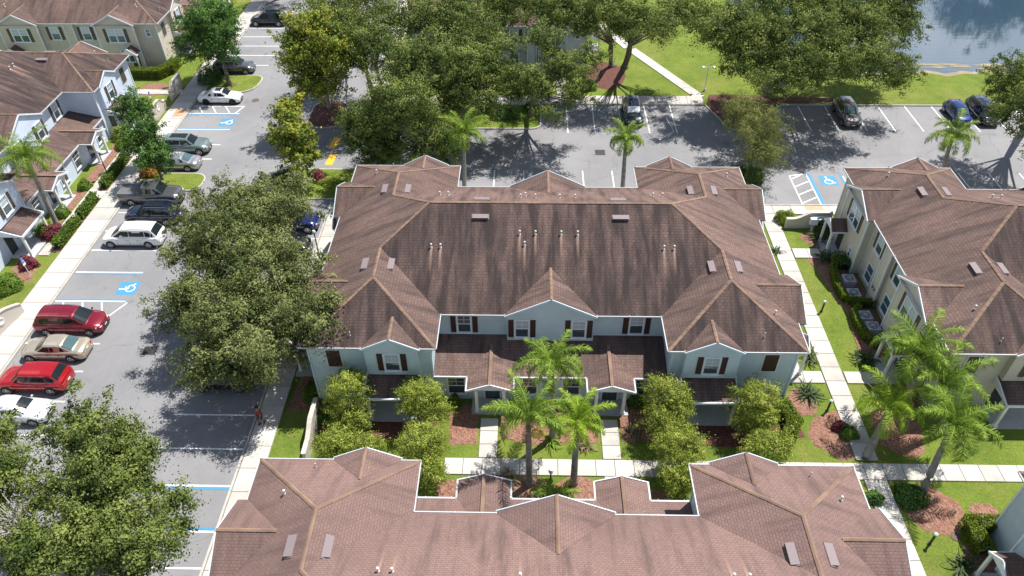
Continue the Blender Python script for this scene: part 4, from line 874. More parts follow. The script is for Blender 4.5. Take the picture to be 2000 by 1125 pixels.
# shrubs and hedges
def shrub(name, label, cat, x, y, rx, ry, h, M, n=900, ls=.13, group=None):
    d = sphere_dirs(n); d[:, 2] = np.abs(d[:, 2]); r = NR.uniform(.75, 1.06, n)[:, None]
    ph = NR.uniform(0, 6, 3); r = r*(1+.12*np.sin(5*d[:, :1]+ph[0])+.10*np.sin(6*d[:, 1:2]+ph[1]))
    P = d*r*np.array([rx, ry, h])*[1, 1, 1]; P[:, 2] = np.maximum(P[:, 2], .05)
    root = empty(name, (x, y, 0), 0, label, cat, group)
    o = bpy.data.objects.new('foliage', leaf_mesh('foliage', P, ls, M, nor=d+np.array([0, 0, .4]))); link(o, root)
    k = MB(); k.tube([(0, 0, 0), (.03, 0, h*.5)], [.05, .03], 6)
    for i in range(8): a = i*.8; k.tube([(0, 0, h*.1), (rx*.6*math.cos(a), ry*.6*math.sin(a), h*.7)], [.03, .01], 5, cap=False)
    k.build('stems', BARK, root); return root
def hedge(label, pts, w_, h, M=L_HEDGE, name='hedge', cat='hedge', dens=520, ls=.12, group=None):
    """clipped hedge along a line: leaf shell round a solid near-black core"""
    P = []; k = MB(); ox, oy = pts[0]
    for (x0, y0), (x1, y1) in zip(pts[:-1], pts[1:]):
        L = math.hypot(x1-x0, y1-y0); ux, uy = (x1-x0)/L, (y1-y0)/L; n = int(dens*(L+w_)*(w_+2*h)/2)
        for i in range(n):
            t = rnd.uniform(-w_*.4, L+w_*.4); u = rnd.uniform(-1, 1)*(w_/2+h)
            if abs(u) < w_/2: q, z = u, h*rnd.uniform(.9, 1.03)
            else: q, z = math.copysign(w_/2, u)*rnd.uniform(.88, 1.06), h-(abs(u)-w_/2)
            P.append((x0-ox+ux*t-uy*q, y0-oy+uy*t+ux*q, z+.05*math.sin(t*3)))
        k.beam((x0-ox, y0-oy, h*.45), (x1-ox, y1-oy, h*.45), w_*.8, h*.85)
    root = empty(name, (ox, oy, 0), 0, label, cat, group)
    o = bpy.data.objects.new('foliage', leaf_mesh('foliage', np.array(P), ls, M)); link(o, root); k.build('twigs', DKCORE, root); return root  # inner part is a solid box, the hedge's inner shade painted near-black
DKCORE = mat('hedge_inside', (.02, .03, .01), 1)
hedge('curved clipped hedge screening the upper pair of air conditioners', [(25.6, 48.9), (25.0, 47.2), (24.8, 45.6), (24.95, 44.2), (25.8, 43.5), (26.9, 43.5)], .42, .8)
hedge('clipped hedge screening the lower pair of air conditioners', [(25.6, 42.9), (25.1, 42.3), (25.0, 41.2), (25.2, 40.0), (25.7, 38.9)], .42, .8)
hedge('squared dark hedge beneath the small window of the cream house', [(26.1, 49.0), (26.1, 48.0)], .85, 1.0, L_DARK)
hedge('squared bright hedge beside the grey house at the lower right', [(26.0, 22.6), (26.0, 24.2), (27.6, 24.2)], .8, 1.1)
hedge('clipped bright hedge along the end of the cream house at the top left', [(-47.3, 82.9), (-44.0, 82.9), (-43.2, 84.2), (-43.2, 86.0)], 1.0, 1.2)
hedge('lime hedge at the right front corner of the blue house', [(17.3, 33.1), (17.7, 31.6), (17.2, 30.6)], .9, 1.0)
for i, (y0, y1, lab) in enumerate(((50.0, 53.6, 'leafy low hedge between pavement and porch path beside the palm'), (54.4, 57.3, 'leafy low hedge left of the grey pickup truck'), (59.3, 64.3, 'leafy hedge by the thin lamp pole at the pale blue house'))):
    hedge(lab, [(-40.55, y0), (-40.55, y1)], .6, .9, L_BRI, dens=260, ls=.2, group='low hedges along the left pavement')
SH = 'clipped shrubs'
for a in (('round green shrub at the wing porch of the pale blue house', (-42.6, 52.0, .9, .9, 1.1, L_BRI)), ('small round shrub beside the first porch column of the pale blue house', (-42.5, 54.9, .7, .7, 1.0, L_BRI)), ('rounded shrub between the two gabled porches of the pale blue house', (-42.5, 59.4, .7, .7, .9, L_BRI)), ('conical bright shrub at the corner of the pale blue house wing', (-42.7, 68.5, .8, .8, 1.5, L_LIME)),
          ('bright rounded bush at the base of the pale blue house gutter', (-41.8, 66.8, .8, .9, .9, L_BRI)), ('olive hedge bush at the lower end of the pale blue house', (-42.3, 44.8, 1.1, 1.3, 1.1, L_BRI)),
          ('large dark round bush beside the white sedan', (*G(412, 158), 1.35, 1.5, 1.9, L_DARK)), ('bright yellow green round shrub beside the mailbox wall', (*G(1531, 432), .85, .8, 1.1, L_HEDGE)),
          ('dark shrub behind the mailbox wall near the porch', (26.0, 53.3, .8, .9, 1.2, L_DARK)), ('green shrub on the bed at the rear corner of the blue house', (*G(1470, 352), 1.0, 1.0, 1.5, L_BRI)),
          ('dark green shrub at the foot of the right leaning palm', (*G(1775, 975), .95, .9, 1.0, L_DARK)), ('small bright shrub at the pavement below the yellow palm', (*G(1655, 850), .6, .6, .7, L_BRI)), ('low green shrub beside the near roof gutter end', (*G(1705, 975), .7, .5, .5, L_DARK)),
          ('dark spreading shrub at the left end of the planted island', (*G(565, 352), 1.6, 1.3, 1.2, L_DARK)), ('green shrub beneath the small tree at the near roof, right courtyard', (*G(1320, 940), 1.0, .8, .9, L_BRI)),
          ('green bush against the blue house left of the porch', (-4.9, 33.2, .5, .5, .8, L_BRI)), ('bright green bush against the blue house right of the right porch', (7.6, 33.4, .6, .5, .9, L_BRI)), ('dark green bush at the left garden wall of the blue house', (-13.7, 31.9, .7, .8, 1.1, L_DARK)),
          ('green shrub below the shade tree beside the pavement', (-15.4, 38.5, .7, 1.0, 1.1, L_LIME)), ('low green bush beside the side entrance of the blue house', (-15.0, 34.0, .5, 1.0, .8, L_BRI)), ('spreading green shrub under the oak in front of the grey house', (6.6, 80.5, 1.2, 1.0, 1.0, L_BRI)),
          ('dark bush in the middle garden island', (-2.6, 73.6, 1.6, 1.2, 1.0, L_DARK)), ('dark bush at the corner of the middle garden island', (0.1, 75.2, .8, .8, .9, L_BRI)), ('shrub under the wispy tree', (*G(1440, 340), .9, .9, 1.0, L_DARK)), ('green shrub at the door step left of the centre palms', (-.9, 32.4, .6, .5, .7, L_BRI)),
          ('pale shrub on the planted island in the sun', (*G(650, 360), 1.5, 1.0, .7, L_LIME)), ('green shrub at the kerb side of the planted island', (*G(620, 345), 1.1, .8, .7, L_BRI))):
    x, y, rx, ry, h, M = a[1]; shrub('shrub', a[0], 'shrub', x, y, rx, ry, h, M, int(900*rx*ry*2)+500, .15)
for lab, px, py, M, s in (('burgundy leaved shrub beside the wing porch of the pale blue house', 108, 462, L_RED, 1.0), ('smaller burgundy shrub by the accessible parking sign', 57, 520, L_RED, .8), ('coppery orange shrubs on the grass island behind the pickup truck', 292, 343, L_COP, .8), ('dark red ground shrubs on the planted island', 622, 352, L_RED, .8), ('reddish bush at the right pavement in the mulch triangle', 1640, 838, L_RED, .5)):
    x, y = G(px, py); shrub('coloured_shrub', lab, 'shrub', x, y, s, s*.9, s*1.15, M, int(1400*s), .2)
def blade_mesh(L, w_, bend, M):
    b = MB(); n = 5; pts = []
    for i in range(n+1):
        t = i/n; pts.append((L*(t*math.cos(.95-bend*t)), L*(t*math.sin(1.15-bend*t))))
    for i in range(n):
        w0, w1 = w_*(1-(i/n)**2)/2+.004, w_*(1-((i+1)/n)**2)/2+.002
        b.poly([(pts[i][0], -w0, pts[i][1]), (pts[i+1][0], -w1, pts[i+1][1]), (pts[i+1][0], w1, pts[i+1][1]), (pts[i][0], w0, pts[i][1])])
    me = b.mesh('leaf', M); at = me.attributes.new('tint', 'FLOAT', 'POINT'); at.data.foreach_set('value', [min(1, max(0, v[0]/L*.8+.1)) for v in b.v]); return me
BM = {}
def rosette(name, label, cat, x, y, L, n, M, w_=.1, group=None, heads=1, spread=0):
    root = empty(name, (x, y, .03), rnd.uniform(0, 6), label, cat, group)
    for k in range(3):
        if (M.name, L, k) not in BM: BM[(M.name, L, k)] = blade_mesh(L*(.8+.2*k), w_, .5+.55*k, M)
    for i in range(n):
        o = bpy.data.objects.new('leaf', BM[(M.name, L, rnd.choice([0, 1, 1, 2]))]); link(o, root)
        h = i % heads; a = h*2.4
        o.location = (spread*math.cos(a)*(h > 0), spread*math.sin(a)*(h > 0), 0); o.rotation_euler = (rnd.uniform(-.2, .2), rnd.uniform(-.45, .45), i*2.39996+rnd.uniform(-.2, .2)); o.scale = [rnd.uniform(.75, 1.1)]*3
    return root
for lab, px, py, L, n, M, hd in (('spiky dark plant in front of the mailboxes', 1600, 468, 1.2, 46, L_BLADE, 4), ('spiky dark plant beside the side path of the cream house', 1610, 505, 1.2, 44, L_BLADE, 4), ('dense spiky plant at the crossing of the garden paths', 1578, 770, 1.15, 60, L_BLADE, 5),
        ('spiky plant at the right rear of the blue house by the path', 1582, 700, 1.0, 36, L_BLADE, 3), ('spiky dark plant below the lower air conditioners', 1690, 705, 1.2, 56, L_BLADE, 5), ('spiky plant among the palms at the cream house front', 1720, 780, 1.1, 46, L_BLADE, 4),
        ('spiky plant at the bottom edge near the grey house', 1880, 1105, 1.15, 40, L_BLADE, 3), ('tan grassy clump left of the right door path', 1140, 870, .7, 60, L_TAN, 4), ('tan grassy clump right of the right door path', 1240, 850, .8, 60, L_TAN, 4), ('tan grassy clump beside the left palm trunk', 992, 935, .7, 50, L_TAN, 4),
        ('spiky plant against the side gutter of the blue house', 1512, 490, .9, 22, L_BLADE, 2), ('spiky cycad plant in front of the cream house hedge at the top left', 300, 150, 1.0, 34, L_BLADE, 3), ('spiky plant under the centre palms', 1075, 862, .9, 34, L_PALM, 3)):
    x, y = G(px, py); rosette('spiky_plant', lab, 'plant', x, y, L, n, M, .11, heads=hd, spread=.35)

# palms
def frond_mesh(L, M, droop, width, seed):
    R2 = random.Random(seed); b = MB(); n = 36; pts = []; tint = []; x = z = 0; ang = 1.05
    for i in range(n+1):
        t = i/n; pts.append((x, 0, z)); ang = 1.05-droop*t**1.15; x += L/n*math.cos(ang); z += L/n*math.sin(ang)
    for i in range(0, n, 3):
        a, c = pts[i], pts[min(i+3, n)]; r = .03*(1-i/n)+.008; k = len(b.v); b.beam(a, c, r*2, r*1.6); tint += [.75]*(len(b.v)-k)
    for i in range(3, n+1):
        t = i/n; p = Vector(pts[i]); d = (Vector(pts[i])-Vector(pts[i-1])).normalized()
        for s in (-1, 1):
            for rep in range(2):
                ll = width*math.sin(math.pi*min(1, .12+t*.86))**.6*R2.uniform(.7, 1.25); sp = R2.uniform(.5, 1.0); lift = R2.uniform(-1.0, .55)
                dr = Vector((d.x*sp, s*1.0, d.z*sp+lift)).normalized(); q = p+d*R2.uniform(0, L/n)
                m1 = q+dr*ll*.5; m2 = m1+(dr+Vector((0, 0, -1.5))).normalized()*ll*.5; wv = d*.021
                k = len(b.v); b.poly([tuple(q-wv*.7), tuple(q+wv*.7), tuple(m1+wv*1.0), tuple(m1-wv*1.0)]); b.poly([tuple(m1-wv*1.0), tuple(m1+wv*1.0), tuple(m2)]); tt = R2.uniform(.15, .95); tint += [tt]*(len(b.v)-k)
    me = b.mesh('frond', M); at = me.attributes.new('tint', 'FLOAT', 'POINT'); at.data.foreach_set('value', tint); return me
FM = {}
def palm(label, base, crown, nf=15, L=2.9, M=L_PALM, tr=.17, seed=1, width=.62, fruit=False, droopy=0, group='queen palms'):
    bx, by = base; cx, cy, cz = crown[0]-bx, crown[1]-by, crown[2]
    root = empty('palm_tree', (bx, by, 0), 0, label, 'palm tree', group); t = MB(); pts = []; rr = []
    N = 16
    for i in range(N+1):
        k = i/N; s = k*k*(3-2*k)*.5+k*.5; pts.append((cx*s, cy*s, cz*k)); rr.append(tr*(1.35-.45*k if i else 1.7)*(1+.05*(i % 2)))
    t.tube(pts, rr, 10); t.build('trunk', PTRUNK, root, True)
    cs = MB(); cs.tube([(cx, cy, cz-.15), (cx*1.01, cy*1.01, cz+.35), (cx*1.02, cy*1.02, cz+.75)], [tr*.95, tr*.8, .05], 8); o = cs.build('crownshaft', mat('crownshaft_%d' % seed, (.20, .24, .10), .7), root, True)
    for k in range(4):
        if (M.name, L, k) not in FM: FM[(M.name, L, k)] = frond_mesh(L*(1.0-.04*k), M, [1.7, 2.4, 3.0, 3.4][k], width, 10+k)
    R2 = random.Random(seed)
    for i in range(nf):
        if fruit and i > nf*.3 and math.cos(i*2.39996-R_(-72)) > .62: continue
        k = min(3, int((i/nf)*4)); k = min(3, k+(droopy if i > nf/3 else 0))
        o = bpy.data.objects.new('frond', FM[(M.name, L, k)]); link(o, root); o.location = (cx*1.01, cy*1.01, cz+.45-.25*i/nf)
        o.rotation_euler = (R2.uniform(-.25, .25), R2.uniform(-.15, .15)-(.35 if i < nf*.25 else -.1), i*2.39996+R2.uniform(-.25, .25)); o.scale = [R2.uniform(.85, 1.1)]*3
    for i in range(2):
        if ('dead', L) not in FM: FM[('dead', L)] = frond_mesh(L*.8, L_TAN, 3.6, width*.7, 77)
        o = bpy.data.objects.new('dead_frond', FM[('dead', L)]); link(o, root); o.location = (cx, cy, cz+.1); o.rotation_euler = (0, .75, R2.uniform(0, 6.28)); o.scale = (.8, .8, .8)
    if fruit:
        f = MB(); fx = (.40, -.25, 5.45)
        for i in range(70):
            a = rnd.uniform(0, 6.28); e = rnd.uniform(-.9, 1.4); r = .34; p = (fx[0]+r*math.cos(a)*math.cos(e)*1.1, fx[1]+r*math.sin(a)*math.cos(e), fx[2]+r*math.sin(e)*.8)
            f.beam(fx, p, .05, .05)
        f.lathe([(0, -.25), (.26, -.15), (.33, .02), (.25, .2), (0, .28)], fx, 12); f.tube([(cx, cy, cz+.2), (fx[0]*.6+cx*.4, fx[1]*.6+cy*.4, cz+.15), fx], [.04, .035, .03], 6)
        f.build('flower_cluster', mat('palm_flower', (.80, .56, .14), .8, noise=(6, (.66, .42, .08), .6), bump=.8, bscale=20), root)
    return root
palm('tall green palm left of the centre with a yellow flower cluster', (0.25, 26.85), (0.15, 27.15, 5.6), 19, 3.3, seed=3, fruit=True, width=.75)
palm('yellow green palm right of the centre before the right door path', (3.0, 26.95), (2.95, 27.2, 5.3), 15, 2.6, L_PALMY, seed=5, width=.6)
palm('palm whose fronds rise highest against the porch roof of the blue house', (1.75, 30.4), (1.55, 30.6, 6.5), 16, 3.0, seed=9, width=.7)
palm('slender palm alone behind the blue house between roof peaks', (8.7, 57.6), (8.65, 58.5, 5.6), 18, 2.7, seed=11, droopy=1)
palm('palm partly covered by the oak behind the blue house', (-5.9, 57.9), (-5.8, 58.8, 6.0), 18, 2.9, seed=13, droopy=1)
palm('palm behind the cream house roof beside the lot', (37.2, 57.2), (36.9, 58.2, 6.2), 16, 2.9, seed=17)
palm('large palm leaning over the pavement at the pale blue house', (-42.35, 53.4), (-42.6, 54.0, 6.2), 20, 3.7, seed=19, width=.85)
px_, py_ = G(1797, 968); c_ = Z(1858, 838, 4.4); palm('leaning palm whose trunk crosses the right pavement', (px_, py_), c_, 17, 3.6, L_PALM, seed=23, width=.85)
px_, py_ = G(1690, 895); c_ = Z(1735, 805, 2.7); palm('yellowish short palm at the meeting of the right paths', (px_, py_), c_, 12, 3.2, L_PALMY, seed=29, tr=.2, width=.75)
palm('full green palm nearest the cream house side', (26.2, 34.0), Z(1785, 700, 5.2), 22, 3.4, L_PALM, seed=31, width=.85)
palm('green palm behind the leaning one at the cream house front', (27.6, 31.4), Z(1840, 760, 4.4), 17, 3.4, L_PALM, seed=37, width=.8)
palm('low bushy pygmy palm peeping over the near roof', (1.7, 24.9), (1.7, 24.9, .9), 22, 2.1, L_PALM, seed=41, width=.45)

# ------------------------------------------------------------------ cars
TYRE = mat('tyre', (.015, .015, .016), .8); RIM = mat('alloy_rim', (.52, .52, .54), .3, metal=.9); CGL = mat('car_glass', (.012, .017, .02), .14, spec=.4); CGL2 = mat('car_glass_pale', (.06, .11, .12), .06, spec=.7)
HEADL = mat('headlight', (.62, .64, .66), .08, spec=1); TAILL = mat('taillight', (.35, .015, .012), .15, spec=1); CHR = mat('chrome', (.6, .6, .62), .15, metal=1); BLKP = mat('black_plastic', (.02, .02, .022), .55); PLATE = mat('licence_plate', (.65, .68, .66), .5); SHADE_ = mat('sunshade', (.80, .82, .84), .35)
def paint(name, col, metal=.35, rough=.22): return mat(name, col, rough, metal, coat=1)
# type: L, W, H, body top profile [(t, z)], cabin (cowl, roof front, roof rear, rear base) as fractions of length from the nose, belt height
TYPES = {
 'sedan': dict(L=4.75, W=1.84, H=1.44, top=[(0, .55), (.03, .68), (.12, .80), (.27, .92), (.5, .93), (.80, .96), (.93, .93), (.985, .82), (1, .55)], cab=(.26, .41, .68, .86), belt=.92),
 'hatch': dict(L=4.15, W=1.76, H=1.52, top=[(0, .55), (.03, .72), (.12, .86), (.24, .96), (.5, .97), (.85, .99), (.96, .98), (.99, .85), (1, .55)], cab=(.22, .39, .84, .97), belt=.96),
 'suv': dict(L=4.85, W=1.95, H=1.76, top=[(0, .60), (.02, .85), (.10, 1.02), (.25, 1.10), (.5, 1.10), (.85, 1.10), (.97, 1.08), (.995, .9), (1, .6)], cab=(.25, .39, .86, .975), belt=1.09),
 'van': dict(L=5.17, W=2.0, H=1.76, top=[(0, .55), (.02, .75), (.10, .92), (.20, 1.02), (.5, 1.04), (.85, 1.06), (.965, 1.06), (.995, .85), (1, .55)], cab=(.185, .37, .88, .975), belt=1.03),
 'pickup': dict(L=5.75, W=2.0, H=1.92, top=[(0, .70), (.015, 1.0), (.08, 1.14), (.25, 1.20), (.5, 1.20), (.64, 1.20), (.98, 1.22), (1, 1.1), (1, .7)], cab=(.24, .345, .58, .625), belt=1.19)}
def car(kind, paintm, label, x, y, heading, cat='car', rails=False, sunroof=False, rim=RIM, glass=CGL, shade=False, group=None, name='parked_car', clad=False):
    T = TYPES[kind]; L, Wd, H = T['L'], T['W'], T['H']; hw = Wd/2; root = empty(name, (x, y, .008), heading, label, cat, group)
    zb = .20 if kind in ('sedan', 'hatch', 'van') else .30; X = lambda t: L/2-t*L
    def plan(t):   # half width along the car
        return hw*(1-.30*max(0, (.10-t)/.10)**2.2-.22*max(0, (t-.92)/.08)**2.2)
    ts = sorted(set([0, .01, .03, .06, .10, .15, .2, .3, .4, .5, .6, .7, .8, .86, .91, .95, .98, .995, 1]+[a for a, _ in T['top']]))
    tt = [a for a, _ in T['top']]; zz = [b for _, b in T['top']]
    bm = MB(); rings = []
    for t in ts:
        zt = float(np.interp(t, tt, zz)); w0 = plan(t); zm = zb+(zt-zb)*.52; x_ = X(t)
        ring = [(x_, -w0*.86, zb), (x_, -w0*.97, zb+.09), (x_, -w0, zm), (x_, -w0*.985, zt-.16*(zt-zb)), (x_, -w0*.90, zt-.02), (x_, -w0*.55, zt+.025), (x_, 0, zt+.035)]
        ring += [(p[0], -p[1], p[2]) for p in ring[-2::-1]]; k = len(bm.v); bm.v += ring; rings.append(k)
    n = 13
    for i in range(len(rings)-1):
        for j in range(n-1):
            bm.f.append([rings[i]+j, rings[i+1]+j, rings[i+1]+j+1, rings[i]+j+1]); bm.uv.append([(0, 0)]*4); bm.m.append(1 if (clad and j in (0, n-2)) else 0)
        bm.f.append([rings[i]+n-1, rings[i+1]+n-1, rings[i+1], rings[i]]); bm.uv.append([(0, 0)]*4); bm.m.append(1)
    for k, rv in ((rings[0], 0), (rings[-1], 1)):
        q = list(range(k, k+n)); bm.f.append(q[::-1] if rv else q); bm.uv.append([(0, 0)]*n); bm.m.append(0)
    bm.build('body', [paintm, BLKP], root, True)
    # cabin
    c0, c1, c2, c3 = T['cab']; bz = T['belt']-.01; wb_, wt = hw*.93, hw*.72; rz_ = H-.05
    st = [(c0, bz, wb_*.86, wb_*.84), (c1, rz_-.03, wb_*.96, wt*.94), ((c1+c2)/2-.05, rz_+.01, wb_, wt), ((c1+c2)/2+.08, rz_+.01, wb_, wt), (c2, rz_-.035, wb_*.98, wt*.96), (c3, bz+.02, wb_*.90, wb_*.86)]
    cb = MB(); rg = []
    for t, z, w1, w2 in st:
        x_ = X(t); ring = [(x_, -w1, bz-.06), (x_, -w2, z-.04), (x_, -w2*.82, z+.015), (x_, -w2*.4, z+.045), (x_, 0, z+.052)]; ring += [(p[0], -p[1], p[2]) for p in ring[-2::-1]]
        rg.append(len(cb.v)); cb.v += ring
    for i in range(len(rg)-1):
        for j in range(8):
            cb.f.append([rg[i]+j, rg[i+1]+j, rg[i+1]+j+1, rg[i]+j+1]); cb.uv.append([(0, 0)]*4); cb.m.append(0)
    cb.build('cabin', paintm, root, False)
    # glass, laid 8 mm proud of the cabin shell
    def quad(name, pts, M, off):
        g_ = MB(); g_.poly([tuple(Vector(p)+Vector(off)) for p in pts]); g_.poly([tuple(Vector(p)+Vector(off)*.2) for p in pts][::-1])
        k = len(pts)
        for i in range(k): j = (i+1) % k; g_.poly([tuple(Vector(pts[i])+Vector(off)*.2), tuple(Vector(pts[j])+Vector(off)*.2), tuple(Vector(pts[j])+Vector(off)), tuple(Vector(pts[i])+Vector(off))])
        return g_.build(name, M, root)
    def lp(a, b_, f): return tuple(np.array(a)*(1-f)+np.array(b_)*f)
    def screen(nm, i, j, lo, hi, M, off):
        A = [cb.v[rg[i]+k] for k in (1, 2, 3, 4, 5, 6, 7)]; Bq = [cb.v[rg[j]+k] for k in (1, 2, 3, 4, 5, 6, 7)]
        g_ = MB(); o_ = Vector(off)
        for k in range(6):
            q = [lp(A[k], Bq[k], lo), lp(A[k+1], Bq[k+1], lo), lp(A[k+1], Bq[k+1], hi), lp(A[k], Bq[k], hi)]
            if k == 0: q[0] = lp(q[0], q[1], .35); q[3] = lp(q[3], q[2], .35)
            if k == 5: q[1] = lp(q[1], q[0], .35); q[2] = lp(q[2], q[3], .35)
            g_.poly([tuple(Vector(p)+o_) for p in q])
        return g_.build(nm, M, root)
    screen('windscreen', 0, 1, .07, .93, glass, (.02, 0, .016))
    if shade: screen('sunshade', 0, 1, .12, .88, SHADE_, (.03, 0, .024))
    screen('rear_window', 5, 4, .12 if kind != 'suv' else .25, .90, CGL2 if kind == 'sedan' else glass, (-.02, 0, .016))
    for s in (-1, 1):
        def sp(t, f):   # point on the cabin side at length fraction t, height fraction f
            i = 0
            while i < len(st)-2 and t > st[i+1][0]: i += 1
            a, b2 = st[i], st[i+1]; q = (t-a[0])/(b2[0]-a[0]); w1 = a[2]+(b2[2]-a[2])*q; w2 = a[3]+(b2[3]-a[3])*q; z = (a[1]+(b2[1]-a[1])*q)-.04; z0 = bz-.06
            return (X(t), s*(w1+(w2-w1)*f), z0+(z-z0)*f)
        nd = 2 if kind in ('sedan', 'hatch', 'pickup') else 3
        a0 = c0+.05; a1 = c2+(c3-c2)*(.35 if kind != 'pickup' else .1); cuts_ = [a0, (c0+c2)/2+.04, a1] if nd == 2 else [a0, (c0+c2)/2-.02, (c1+c2)/2+.15, a1]
        for i in range(nd):
            u, v = cuts_[i]+.006, cuts_[i+1]-.006
            zlo = .24; top0 = .86 if i > 0 else .45; mid = max(u+.02, c1+.01)
            P = [sp(u, zlo), sp(v, zlo), sp(v, .86 if (i < nd-1 or kind in ('suv', 'van', 'pickup')) else .55)]
            if i == 0: P += [sp(mid, .86), sp(u+.01, .50)]
            else: P += [sp(u, .86)]
            if i == nd-1 and kind in ('sedan', 'hatch'): P = [sp(u, zlo), sp(v, zlo+.12), sp(min(v, c2+.02), .86), sp(u, .86)]
            quad('side_window', P if s < 0 else P[::-1], CGL, (0, s*.012, .004))
        if rails:
            r = MB(); r.tube([(X(c1+.03), s*wt*.86, rz_+.01), (X(c1+.06), s*wt*.88, rz_+.06), (X(c2-.05), s*wt*.88, rz_+.06), (X(c2-.01), s*wt*.86, rz_)], .018, 6); r.build('roof_rail', CHR if rails == 2 else BLKP, root)
        mr = MB(); mr.box(X(c0+.06)-.05, X(c0+.06)+.05, s*(hw-.06)-.0 if s > 0 else s*(hw-.06)-.14, s*(hw-.06)+.14 if s > 0 else s*(hw-.06), bz+.0, bz+.10); mr.box(X(c0+.06)-.03, X(c0+.06)+.03, min(s*hw*.88, s*(hw+.03)), max(s*hw*.88, s*(hw+.03)), bz-.02, bz+.04); mr.build('door_mirror', paintm, root)
        hl = MB(); zt = float(np.interp(.04, tt, zz))
        hl.poly([(X(.004)+.015, s*hw*.42, zt-.16), (X(.004)+.015, s*hw*.66, zt-.14), (X(.05), s*hw*.93, zt-.10), (X(.06), s*hw*.90, zt+.02), (X(.02)+.02, s*hw*.60, zt-.02)][::(1 if s > 0 else -1)]); hl.build('headlight', HEADL, root)
        tl = MB(); zr = float(np.interp(.97, tt, zz)); tl.poly([(X(1)-.015, s*hw*.45, zr-.22), (X(.995)-.015, s*hw*.76, zr-.22), (X(.93), s*(hw*.99), zr-.18), (X(.935), s*(hw*.97), zr-.02), (X(.98)-.01, s*hw*.70, zr-.03)][::(-1 if s > 0 else 1)]); tl.build('taillight', TAILL, root)
        for t in (.165 if kind != 'pickup' else .15, .80 if kind != 'pickup' else .78):
            rr = .345 if kind in ('sedan', 'hatch', 'van') else .385; yo = s*(plan(t)+.012); yi = s*(plan(t)-.20)
            a_ = MB(); a_.tube([(X(t), s*plan(t)*.9, rr), (X(t), yo-s*.004, rr)], rr+.055, 20); a_.build('wheel_arch', BLKP, root)
            w0 = MB(); w0.tube([(X(t), yi, rr), (X(t), yo+s*.012, rr), (X(t), yo+s*.02, rr)], [rr, rr, rr*.93], 22); wo_ = w0.build('wheel', TYRE, root, False)
            r0 = MB(); yy = yo+s*.024; r0.tube([(X(t), yy-s*.01, rr), (X(t), yy, rr)], rr*.30, 10)
            for k in range(5):
                a = k*2*math.pi/5+.3; r0.beam((X(t), yy, rr), (X(t)+rr*.62*math.cos(a), yy, rr+rr*.62*math.sin(a)), .075, .03)
            pr = None
            for k in range(17):
                a = k*math.pi/8; p = (X(t)+rr*.62*math.cos(a), yy, rr+rr*.62*math.sin(a))
                if pr: r0.beam(pr, p, .05, .03)
                pr = p
            r0.build('rim', rim, wo_)
        dl = MB()
        for t in ((.30, .50, .68) if kind != 'pickup' else (.28, .44, .60)):
            dl.box(X(t)-.008, X(t)+.008, min(s*(hw+.003), s*hw*.985), max(s*(hw+.003), s*hw*.985), zb+.14, bz-.16)
        for t in ((.46, .64) if kind != 'pickup' else (.41, .57)): dl.box(X(t)-.08, X(t)+.08, min(s*(hw+.02), s*hw*.97), max(s*(hw+.02), s*hw*.97), bz-.24, bz-.21)
        dl.build('door_trim', BLKP, root)
    gr = MB(); gr.box(X(0)-.02, X(0)+.018, -hw*.40, hw*.40, .42, .60); gr.box(X(0)-.03, X(0)+.012, -hw*.55, hw*.55, .24, .36); gr.build('grille', BLKP, root)
    for k in (0, 1):
        e = X(k)+(.022 if k == 0 else -.022); pl = MB(); pl.box(min(e, X(k)), max(e, X(k)), -.16, .16, .40+.25*k, .52+.25*k); pl.build('licence_plate', PLATE, root)
    if sunroof: sr = MB(); sr.box(X(c2)+.35*L*.3, X(c1)-.12, -wt*.55, wt*.55, rz_+.05, rz_+.072); sr.build('sunroof', CGL, root)
    if kind == 'pickup':
        bd = MB(); bd.box(X(.985), X(.635), -hw*.86, hw*.86, 1.22, 1.27); bd.build('bed_cover', mat('bed_cover_vinyl', (.12, .12, .13), .7), root)
    return root
P_RED = paint('maroon_paint', (.22, .008, .018)); P_BRED = paint('bright_red_paint', (.42, .008, .012)); P_BEIGE = paint('beige_paint', (.50, .43, .33), .5); P_WH = paint('white_paint', (.78, .78, .78), 0); P_SIL = paint('silver_paint', (.42, .42, .43), .6)
P_GG = paint('grey_green_paint', (.22, .28, .27), .5); P_BLK = paint('black_paint', (.008, .009, .012), .2, .12); P_NAVY = paint('navy_paint', (.008, .012, .03), .2, .12); P_GREY = paint('grey_paint', (.13, .13, .14), .5); P_TEAL = paint('dark_teal_paint', (.012, .02, .025), .2); P_BLUE = paint('blue_paint', (.008, .02, .13), .3)
CG = 'cars parked in the left lot'
def atc(px, py, w_=.95): x, y = G(px, py, .1); return x, y+w_
PI = math.pi
RIMD = mat('dark_rim', (.05, .05, .055), .35, metal=.8)
def near(px, py, half, label, kind, P, hd, **kw): x, y = atc(px, py, half); car(kind, P, label, x, y, hd, **kw)
near(133, 655, 1.0, 'dark red minivan beside the hatched bay, nose to the right', 'van', P_RED, 0, rails=2, group=CG)
near(103, 706, .92, 'beige gold sedan parked between the two red cars', 'sedan', P_BEIGE, PI, group=CG)
near(62, 770, .97, 'bright red sport utility parked nose to the pavement', 'suv', P_BRED, PI, group=CG, clad=True)
near(22, 830, .9, 'silvery white sedan partly behind the lower left oak', 'sedan', P_SIL if False else paint('pearl_paint', (.62, .63, .65), .2), 0, group=CG)
near(257, 483, 1.0, 'white minivan with tinted side windows facing the pavement', 'van', P_WH, PI, group=CG, rails=1)
near(296, 440, .95, 'black sport utility squeezed between the white minivan and the pickup', 'suv', P_NAVY, PI, group=CG, rails=2, sunroof=True)
